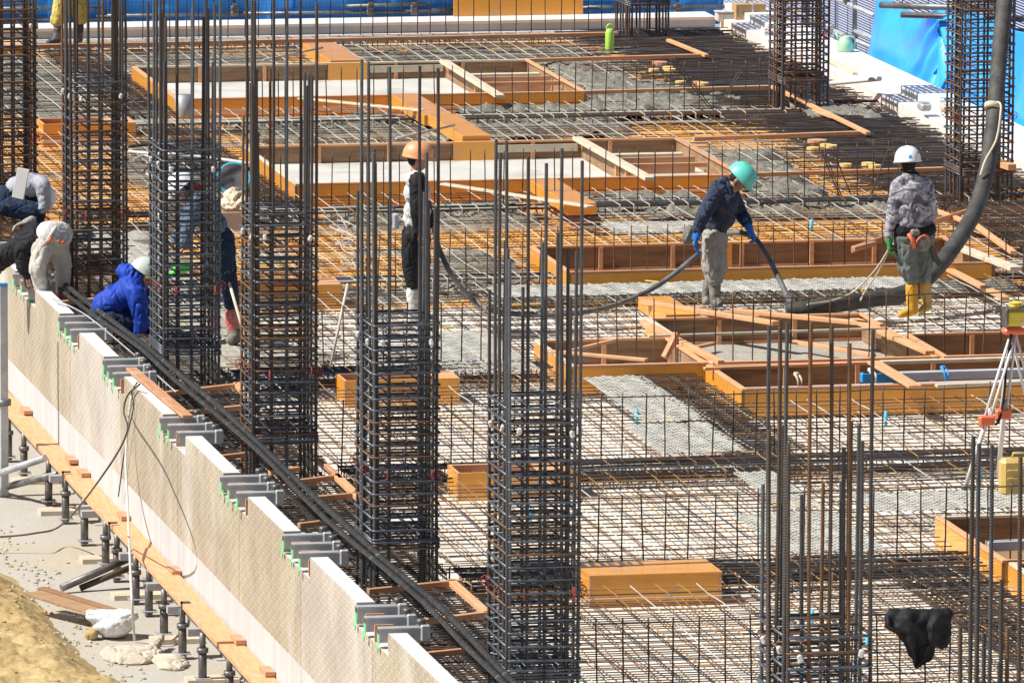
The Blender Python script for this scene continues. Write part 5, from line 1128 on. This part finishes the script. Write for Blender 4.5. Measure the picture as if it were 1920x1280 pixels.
# ================================================================ hoses, tripod and small things
Yp=82.0
big=[U(1474,582,.06),U(1520,578,.08),U(1570,570,.09),U(1640,560,.09),UY(1700,548,81.9),UY(1748,512,82.2),UY(1795,452,82.6),UY(1830,390,83),UY(1850,320,83.4),UY(1862,240,83.8),UY(1870,150,84.2),UY(1878,60,84.6),UY(1888,-40,85),UY(1900,-160,85.3)]
hose('concrete_hose',big,.084,'hose','thick grey concrete pumping hose curving down from the top right to the mesh','hose',14,16,True)
bm=bmesh.new();p=U(1474,582,.06);tube(bm,[p,U(1500,580,.07)],.088,14);one('hose_mouth',bm,'black_rubber','black rubber sleeve round the mouth of the thick hose','sleeve')
thin=[UY(808,400,82.0),UY(815,440,81.9),UY(828,478,81.7),UY(850,520,81.5),U(885,560,.12),U(925,583,.06),U(1000,590,.05),U(1070,588,.05),U(1130,578,.06),U(1190,558,.12),UY(1250,524,82.3),UY(1300,484,82.5),UY(1335,455,82.75),UY(1365,438,82.6),UY(1392,437,82.4),UY(1418,450,82.3),UY(1440,482,82.1),UY(1462,525,81.9),UY(1478,560,81.7),U(1488,582,.06)]
hose('vibrator_hose',thin,.027,'hose_pale','thin grey vibrator hose sagging between the two standing workers into the wet concrete','hose',12,10,True)
bm=bmesh.new();tube(bm,[UY(1479,556,81.75),U(1492,584,.03)],.045,12);one('vibrator',bm,'steel_dull','dark vibrator head at the end of the thin hose','vibrator')
# ropes held by the worker seen from behind
gl=UY(1666,465,81.2)
for i,(pts,l) in enumerate([([gl,UY(1640,505,81.3),UY(1600,545,81.5),U(1560,562,.16),U(1512,570,.16)],'pale rope from the green glove down to the hose mouth'),([gl,UY(1648,505,81.3),UY(1622,543,81.5),U(1612,562,.2)],'shorter pale rope from the green glove to the thick hose'),([gl,UY(1676,455,81.1),UY(1690,452,81.0)],'loose end of pale rope over the green glove')]):
    hose('rope',[Vector(p)+Vector((0,-.03,0)) for p in pts],.009,'timber_pale',l,'rope',6,6,False,'ropes on the thick hose')
hose('rope',[UY(1850,195,84),UY(1874,193,83.85),UY(1876,215,83.7),UY(1868,262,83.6),UY(1848,300,83.3),UY(1838,330,83.2)],.012,'timber_pale','pale rope looped round the thick hose high at the right','rope',6,6,False,'ropes on the thick hose')
bm=bmesh.new();q=UY(1861,200,83.95);d=(UY(1862,190,83.97)-UY(1860,215,83.9)).normalized();tube(bm,[q-d*.03,q+d*.03],.088,16);one('hose_collar',bm,'timber_pale','pale rope wrap round the thick hose below the top edge','rope wrap')
# hook of a worker rope, cables on the bars
hose('cable',[U(235,283,.08),U(270,287,.08),U(330,290,.1),U(400,297,.08),U(470,307,.1)],.02,'white_pl','pale hose lying across the bars behind the third rebar column','cable',8,8)
hose('cable',[U(240,275,.08),U(290,271,.1),U(340,278,.08),U(420,320,.06),U(470,316,.08)],.02,'black_rubber','black hose lying behind the third rebar column','cable',8,8)
hose('cable',[U(250,300,.05),U(275,292,.07),U(300,318,.05),U(275,325,.06),U(300,335,.05)],.012,'white_pl','curled white cord on the bars left of the third rebar column','cable',8,8)
hose('cable',[U(100,560,.25),U(160,590,.2),U(240,655,.16),U(330,735,.16)],.008,'steel','thin grey wire lying along the black conduits','wire',8,6)
hose('cable',[UX(262,720,WX-.02),UX(240,740,WX-.05),UX(232,770,WX-.1),UX(238,810,WX-.4),UX(200,880,WX-.8),U(120,980,GZ+.3),U(60,1000,GZ+.2),U(-30,1008,GZ+.15)],.009,'bar_brown','thin brown cable looping from the wall top down to the dirt','cable',10,6)
hose('cable',[UX(258,716,WX+.02),UX(247,735,WX-.03),UX(250,765,WX-.03),UX(236,830,WX-.05),UX(222,930,WX-.05)],.006,'black_rubber','thin black cable hanging down the beige wall','cable',10,6)
hose('cable',[UX(255,718,WX+.05),UX(246,745,WX-.03),UX(236,850,WX-.1),UX(240,960,WX-.2),UX(246,1100,WX-.55),U(252,1200,GZ+.02)],.012,'white_pl','white pipe hose hanging straight down in front of the wall to the sandbag','hose',10,8)
# tripod with laser level
t=thing('tripod','silver tripod with orange joints and yellow laser level standing at the right edge','tripod',U(1885,905,0))
Yt=70.6
hub=UY(1900,622,Yt+.2)
def leg(fx,fy,dy,jx,jy,lab=None):
    f=U(fx,fy,0.0) if fy else None
    k=UY(jx,jy,Yt+dy)
    l=thing('leg',None,None);l.location=(0,0,0);l.parent=t
    for s_ in (-1,1):
        bm=bmesh.new();o=rt*.026*s_;tube(bm,[hub+o*.9+Vector((0,0,-.02)),k+o],.013,8);part('upper_rod',bm,'white_conc',l)
    bm=bmesh.new();tube(bm,[k+(hub-k).normalized()*.12,f],.022,8);part('lower_tube',bm,'white_conc',l)
    bm=bmesh.new();box(bm,k,(.14,.08,.085),bev=.012);part('leg_clamp',bm,'orange_pl',l)
    bm=bmesh.new();tube(bm,[f,f+Vector((0,0,.05))],.03,8);part('foot',bm,'steel_dull',l)
leg(1808,920,-.15,1850,788);leg(1872,985 if False else 890,.0,1881,776);leg(1958,900,.5,1935,770)
bm=bmesh.new();box(bm,hub+Vector((0,0,.01)),(.20,.14,.06),bev=.02);part('tripod_head',bm,'orange_pl',t)
bm=bmesh.new();tube(bm,spline([hub+Vector((-.03,-.05,0)),UY(1887,690,Yt+.1),UY(1880,760,Yt),UY(1868,795,Yt-.1),UY(1856,778,Yt-.12)],6),.012,6);part('strap',bm,'black_cloth' if 'black_cloth' in M else 'black cloth',t)
t2=thing('laser_level','yellow rotating laser level with grey frame on top of the tripod','laser level',hub+Vector((0,0,.045)))
z=hub.z+.045;c=hub
bm=bmesh.new();box(bm,(c.x+.01,c.y,z+.085),(.19,.15,.15),bev=.025);part('housing',bm,'yellow_pl',t2)
bm=bmesh.new();box(bm,(c.x-.085,c.y-.02,z+.09),(.02,.17,.17),bev=.008);box(bm,(c.x+.01,c.y,z+.168),(.21,.17,.014),bev=.004);part('frame',bm,'steel_dull',t2)
bm=bmesh.new();tube(bm,[(c.x+.02,c.y,z+.175),(c.x+.02,c.y,z+.21)],.055,14);tube(bm,[(c.x+.02,c.y,z+.21),(c.x+.02,c.y,z+.222)],.06,14);part('rotor_cap',bm,'yellow_pl',t2)
bm=bmesh.new();tube(bm,[(c.x+.06,c.y-.076,z+.05),(c.x+.06,c.y-.08,z+.05)],.014,10);part('button',bm,'steel',t2)
# yellow case
p=U(1905,930,.0);t=thing('tool_case','pale yellow plastic carrying case standing on the mesh at the right edge','case',p)
bm=bmesh.new();box(bm,p+Vector((.02,0,.175)),(.34,.16,.34),bev=.035);part('case_body',bm,'case',t) if 'case' in M else (M.__setitem__('case',mat('pale yellow case',(.66,.47,.16),.45,0,col2=(.60,.42,.14),scale=4)),part('case_body',bm,'case',t))
for zz in (.10,.17,.24): 
    bm=bmesh.new();box(bm,p+Vector((.03,-.082,zz)),(.26,.012,.02),bev=.004);part('rib',bm,'case',t)
bm=bmesh.new();tube(bm,[p+Vector((-.04,0,.34)),p+Vector((-.03,0,.385)),p+Vector((.08,0,.385)),p+Vector((.09,0,.34))],.012,8);part('handle',bm,'case',t)
bm=bmesh.new();box(bm,p+Vector((.07,-.088,.27)),(.09,.012,.045),bev=.003);part('label_plate',bm,'white_conc',t)
# black jacket thrown over the starter bars, lower right
c=UY(1722,1148,61.6)
def JK():
    """a jacket hooked on a bar: shoulders spread, body hanging in folds, tapering to a point"""
    bm=bmesh.new();rows=[];N=64;K=34
    for i in range(K+1):
        v=i/K
        lft=[(1668,1142),(1657,1156),(1660,1174),(1678,1184),(1692,1200),(1700,1222),(1711,1232),(1717,1250)]
        rgt=[(1780,1141),(1789,1150),(1781,1168),(1785,1190),(1776,1214),(1756,1204),(1746,1236),(1721,1250)]
        f=v*7;a=min(6,int(f));u=f-a
        L=(lft[a][0]*(1-u)+lft[a+1][0]*u,lft[a][1]*(1-u)+lft[a+1][1]*u);Rr=(rgt[a][0]*(1-u)+rgt[a+1][0]*u,rgt[a][1]*(1-u)+rgt[a+1][1]*u)
        w2=(Rr[0]-L[0])/2;cx=(Rr[0]+L[0])/2;cy=(L[1]+Rr[1])/2
        row=[]
        for k in range(N):
            an=2*math.pi*k/N;fold=1+.30*math.sin(an*6+v*4+5*noise.noise(Vector((v*3,an*.4,2))))*min(1,.3+v*4)+.14*math.sin(an*13+v*9+4*noise.noise(Vector((v*2,an,5))))
            x=cx+w2*math.cos(an);yy=(L[1]*(1-math.cos(an))+Rr[1]*(1+math.cos(an)))/2
            dpt=math.sin(an)*(.10+.03*math.sin(v*5))*fold*min(1,.25+v*3)
            row.append(bm.verts.new(UY(x+5*noise.noise(Vector((an*1.5,v*8,1))),yy+7*noise.noise(Vector((an*2.4,v*4,7))),61.5+dpt)))
        rows.append(row)
    for i in range(K):
        for k in range(N): f=bm.faces.new((rows[i][k],rows[i][(k+1)%N],rows[i+1][(k+1)%N],rows[i+1][k]));f.smooth=True
    bm.faces.new(rows[0][::-1]);bm.faces.new(rows[-1]);return bm
one('black_jacket',JK(),'black cloth','black jacket draped over the starter bars at lower right','jacket')
# the bar the jacket hangs on
bm=bmesh.new();tube(bm,[UY(1600,1152,61.55),UY(1812,1148,61.5)],.009,8);one('hanger_bar',bm,'bar_brown','thin horizontal bar that the black jacket hangs over','rebar')
# lime bottle
p=U(1143,97,.0);t=thing('spray_bottle','lime green bottle with loop handle standing on the far mesh','bottle',p)
M['lime']=mat('lime plastic',(.42,.75,.10),.4,0)
bm=bmesh.new();tube(bm,[p,p+Vector((0,0,.02)),p+Vector((0,0,.24)),p+Vector((0,0,.285)),p+Vector((0,0,.30))],[.052,.058,.058,.045,.03],16);part('bottle_body',bm,'lime',t)
bm=bmesh.new();tube(bm,spline([p+Vector((-.035,0,.27)),p+Vector((-.035,0,.33)),p+Vector((0,0,.355)),p+Vector((.035,0,.33)),p+Vector((.035,0,.27))],4),.012,8);part('handle',bm,'lime',t)
# watering can on the parapet
p=UX(1585,108,25.1);p.z=.203;t=thing('watering_can','pale green watering can standing on the white parapet','watering can',p)
M['mint']=mat('pale green plastic',(.33,.66,.36),.5,0,col2=(.50,.68,.48),scale=9)
bm=bmesh.new();tube(bm,[p,p+Vector((0,0,.015)),p+Vector((0,0,.11)),p+Vector((0,0,.15)),p+Vector((.02,0,.175)),p+Vector((.02,0,.20))],[.10,.108,.105,.085,.05,.055],18);part('can_body',bm,'mint',t)
bm=bmesh.new();tube(bm,[p+Vector((-.07,0,.12)),p+Vector((-.13,0,.24))],[.022,.015],8);part('spout',bm,'mint',t)
bm=bmesh.new();tube(bm,spline([p+Vector((.05,-.03,.19)),p+Vector((.11,-.03,.17)),p+Vector((.115,-.03,.08)),p+Vector((.1,-.03,.03))],4),.013,8);part('handle',bm,'mint',t)
# cardboard and plastic boxes at the parapet corner
p=UY(1402,36,107.9);t=thing('cardboard_box','brown cardboard box with white band standing at the corner of the parapets','box',p)
M['card']=mat('cardboard',(.48,.31,.16),.8,0,col2=(.42,.27,.13),scale=3)
z=p.z
bm=bmesh.new();b3(bm,p.x-.19,p.x+.22,p.y-.12,p.y+.14,z,z+.21,bev=.004);part('box_body',bm,'card',t)
bm=bmesh.new();b3(bm,p.x+.03,p.x+.055,p.y-.124,p.y+.144,z-.001,z+.213);part('band',bm,'white_pl',t)
bm=bmesh.new()
for k in range(6): b3(bm,p.x-.10+k*.022,p.x-.086+k*.022,p.y-.1235,p.y-.1215,z+.07,z+.11)
for k in range(4): b3(bm,p.x+.07+k*.026,p.x+.088+k*.026,p.y-.1235,p.y-.1215,z+.07,z+.11)
b3(bm,p.x-.165,p.x-.155,p.y-.1235,p.y-.1215,z+.05,z+.15)
part('printing',bm,'steel_dull',t)
bm=bmesh.new();tube(bm,spline([(p.x+.0,p.y,z+.21),(p.x-.03,p.y,z+.26),(p.x+.05,p.y,z+.25),(p.x+.06,p.y,z+.29)],4),[.02]*13,6);part('paper_scrap',bm,'white_pl',t)
p=UY(1360,40,108.0);bm=bmesh.new();b3(bm,p.x-.13,p.x+.13,p.y-.09,p.y+.09,p.z,p.z+.12,bev=.02);b3(bm,p.x-.14,p.x+.14,p.y-.1,p.y+.1,p.z+.122,p.z+.14,bev=.006)
one('plastic_tub',bm,'white_pl','translucent white lidded tub beside the cardboard box','tub')
# wood blocks on the right parapet
plank('timber_batten',UX(1556,110,24.80)+Vector((0,0,.0)),UX(1603,136,24.80),.07,.045,'timber_pale','pale batten lying on the inner step of the white parapet','timber')
plank('timber_batten',UX(1630,138,24.95),UX(1683,168,24.95),.10,.02,'white_conc','white board lying askew on the white parapet','board')
for i,(a,b,m_,l) in enumerate([(1733,200,'steel','grey foam block at the foot of the white parapet near the right-hand column'),(1765,190,'white_conc','clear plastic crate on the white parapet beside the blue tarp'),(1775,203,'timber_pale','small cut timber block on the parapet beside the right-hand column'),(1436,62,'white_conc','translucent tray on the parapet left of the rusty column')]):
    p=UX(a,b,[24.6,24.95,24.8,24.75][i]);bm=bmesh.new();box(bm,p,(.13,.24,.09),bev=.02);box(bm,p+Vector((0,0,.052)),(.10,.19,.014),bev=.004);one('loose_block',bm,m_,l,'block')
# light blue and coloured spacers on the deck
for i,(a,b) in enumerate([(1194,782),(1661,786),(1838,896),(994,965),(1522,424),(1627,1205),(1523,1160)]):
    p=U(a,b,.0);bm=bmesh.new();tube(bm,[p+Vector((0,0,-.06)),p+Vector((0,0,-.02)),p+Vector((0,0,.0)),p+Vector((0,0,.05)),p+Vector((0,0,.055)),p+Vector((0,0,.075))],[.018,.012,.018,.018,.011,.016],8)
    one('level_marker',bm,'cyan_pl',['light blue level marker behind the sixth rebar column, on the mesh','light blue level marker in front of the tray of steel tubes','light blue level marker left of the yellow case','light blue level marker seen through the sixth rebar column','light blue level marker behind the brown tray','light blue marker at the right of the bare bars','light blue marker among the bare bars at bottom right'][i],'marker','light blue level markers')
p=U(1621,550,.1);bm=bmesh.new();b3(bm,p.x-.03,p.x+.03,p.y-.01,p.y+.01,p.z-.05,p.z+.05,bev=.004);one('marker_tag',bm,'yellow_pl','small yellow tag standing on the mesh behind the thick hose','tag')
# yellow edge strips lying on the mesh
for i,(a,b,c_,d) in enumerate([(790,624,910,627),(820,614,850,612),(830,690,905,686),(960,570,1020,568),(1200,770,1300,767),(1210,782,1312,779),(1325,847,1420,845),(1450,945,1535,945),(1210,525,1270,531)]):
    plank('yellow_strip',U(a,b,.035),U(c_,d,.035),.03,.012,'yw','pale yellow strip beside the expanded metal, %s counted from the left'%['first','second','third','fourth','fifth','sixth','seventh','eighth','ninth'][i],'strip','yellow edge strips')
# cluster behind the third column: planter box, lid, bag
p=U(448,432,.0);t=thing('concrete_trough','pale stained box with a crumpled cream sack on top behind the third rebar column','box',p)
M['pinkish']=mat('stained pale box',(.50,.42,.37),.8,0,col2=(.42,.33,.28),scale=3)
bm=bmesh.new();b3(bm,p.x-.85,p.x+.2,p.y-.02,p.y+.02,0,.20);part('front_panel',bm,'pinkish',t)
bm=bmesh.new();b3(bm,p.x-.87,p.x-.852,p.y-.02,p.y+.6,0,.24);part('side_panel',bm,'white_conc',t)
bm=bmesh.new();b3(bm,p.x+.202,p.x+.22,p.y-.02,p.y+.6,0,.20);b3(bm,p.x-.85,p.x+.2,p.y+.58,p.y+.6,0,.2);part('back_panel',bm,'pinkish',t)
bm=bmesh.new();ell(bm,(p.x+.02,p.y+.25,.25),(.20,.2,.11));ell(bm,(p.x-.02,p.y+.25,.34),(.11,.12,.10));ell(bm,(p.x+.15,p.y+.2,.2),(.12,.15,.06));b=fuse(bm,.016,2,.03,7,5,(1,1,1))
M['sack']=mat('cream sack',(.74,.64,.50),.8,0,col2=(.62,.50,.36),scale=5)
one('sack',b,'sack','crumpled cream sack lying on the pale box behind the third rebar column','sack')
p=U(446,398,.1);d=Vector((-.15,-.9,.4)).normalized();bm=bmesh.new();q=p+Vector((.1,.9,.26));tube(bm,[q,q+d*.03],.185,26);tube(bm,[q+d*.03,q+d*.034],.165,26,1)
o=one('round_lid',bm,['cyan_pl','steel_dull'],'round dark lid with light blue rim standing behind the cream sack','lid')
p=U(345,222,.0);bm=bmesh.new();tube(bm,[p,p+Vector((0,0,.02)),p+Vector((0,0,.28)),p+Vector((0,0,.285)),p+Vector((0,0,.03))],[.085,.095,.12,.11,.085],20,cap=True)
one('bucket',bm,'galvb','grey metal bucket seen through the third rebar column','bucket') if 'galvb' in M else (M.__setitem__('galvb',mat('dull bucket',(.42,.44,.46),.55,.3,col2=(.3,.31,.32),scale=6)),one('bucket',bm,'galvb','grey metal bucket seen through the third rebar column','bucket'))
# bright green scoop and wooden stick of the denim worker
p=UY(335,503,80.9);bm=bmesh.new();cap(bm,p,p+Vector((.10,.02,.01)),.06,.05);cap(bm,p+Vector((-.05,0,-.05)),p+Vector((-.30,.05,-.09)),.022,.018);b=fuse(bm,.009,2)
M['vivid green']=mat('vivid green plastic',(.08,.72,.08),.4,0);one('green_scoop',b,'vivid green','vivid green long-handled scoop seen through the third rebar column','scoop')
bm=bmesh.new();tube(bm,[UY(427,520,80.2),UY(466,655,79.6)],.016,8);one('wooden_stick',bm,'timber_pale','pale wooden stick leaning in front of the red muddy boots','stick')
bm=bmesh.new();tube(bm,[U(620,685,0),UY(652,532,79.1)],.014,8);one('wooden_stick',bm,'timber_pale','thin stick leaning between the fourth and fifth rebar columns','stick')
# board along the wall top
plank('timber_batten',UX(246,692,WX+.10)+Vector((0,0,.02)),UX(352,782,WX+.16)+Vector((0,0,.02)),.10,.03,'timber_red','reddish timber resting on the clamps of the fourth notch','timber')
# things in the dirt, lower left
z=GZ
a=U(62,1108,z+.22);b_=U(205,1152,z+.16)
t=thing('board_stack','two weathered boards lying on the edge of the dirt bank','boards',a)
for i,(o,m_) in enumerate([((0,0,0),'wb'),((.10,.16,.012),'wb2')]):
    if 'wb' not in M: M['wb']=mat('weathered board',(.42,.28,.16),.8,0,col2=(.30,.17,.09),scale=4,stretch=(.5,5,5));M['wb2']=mat('brown board',(.34,.19,.10),.8,0,col2=(.24,.12,.06),scale=4,stretch=(.5,5,5))
    bm=bmesh.new();stick(bm,a+Vector(o),b_+Vector(o),.19 if i==0 else .09,.03+.01*i,0,.003);part('board',bm,m_,t)
M['sackw']=mat('white woven sack',(.78,.78,.80),.6,0,col2=(.66,.66,.70),scale=6,bump=.4,bscale=9)
p=U(212,1195,z);bm=bmesh.new();ell(bm,p+Vector((0,0,.13)),(.19,.20,.13));ell(bm,p+Vector((-.08,0,.20)),(.17,.13,.06));ell(bm,p+Vector((.08,0,.20)),(.16,.13,.06));ell(bm,p+Vector((-.20,-.0,.24)),(.05,.08,.02));b=fuse(bm,.012,3,.010,6,3,(1,1,1))
one('white_sack',b,'sackw','white plastic sack bulging on the dirt beside the weathered boards','sack')
M['sand']=mat('dusty sandbag',(.55,.50,.42),.9,0,col2=(.44,.39,.31),scale=5,bump=.6,bscale=14)
p=U(240,1232,z);bm=bmesh.new();ell(bm,p+Vector((0,0,.02)),(.25,.42,.055));ell(bm,p+Vector((.20,.05,.03)),(.13,.2,.05));cap(bm,p+Vector((.26,.1,.08)),p+Vector((.36,.35,.10)),.05,.03);b=fuse(bm,.013,3,.02,6,9,(1,1,1))
one('sandbag',b,'sand','flat dusty sandbag lying below the white sack','sandbag')
p=U(318,1245,z);bm=bmesh.new();ell(bm,p+Vector((0,0,.015)),(.16,.34,.045));ell(bm,p+Vector((.06,.1,.02)),(.10,.2,.04));b=fuse(bm,.013,3,.02,6,12,(1,1,1))
one('sandbag',b,'sand','second flat dusty sandbag beside the nearest props','sandbag')
p=U(172,1198,z);bm=bmesh.new();ell(bm,p+Vector((0,0,.05)),(.06,.09,.06));b=fuse(bm,.008,2,.01,9,12,(1,1,1));one('clod',b,'dirt','round clod of earth at the left of the white sack','clod')

# tangled pale cord on the orange deck
for i in range(3):
    rnd=random.Random(i+3);pts=[]
    for k in range(16): pts.append(U(640+12*math.sin(k*1.3+i)+k*1.6+rnd.uniform(-14,14),412+k*6+rnd.uniform(-8,8),.06+.05*rnd.random()))
    hose('cord',pts,.006,'white_pl',['upper','middle','lower'][i]+' loops of tangled pale cord on the mesh left of the orange helmet','cord',5,5,False,'tangled pale cords')

# small litter and a few offcuts on the pale deck and the ground, each where the photograph shows something of the kind
rnd=random.Random(5)
bm=bmesh.new()
for i in range(160):
    p=Vector((rnd.uniform(13.2,22),rnd.uniform(62,83),DZ+.004));s_=rnd.uniform(.008,.03)
    box(bm,p,(s_*rnd.uniform(1,4),s_,.006),Matrix.Rotation(rnd.uniform(0,3.1),3,'Z'))
tag(ob('deck_litter',mesh('deck_litter',bm,'bar_brown')),'tiny wire ends and chips scattered on the pale deck','litter',kind='stuff')
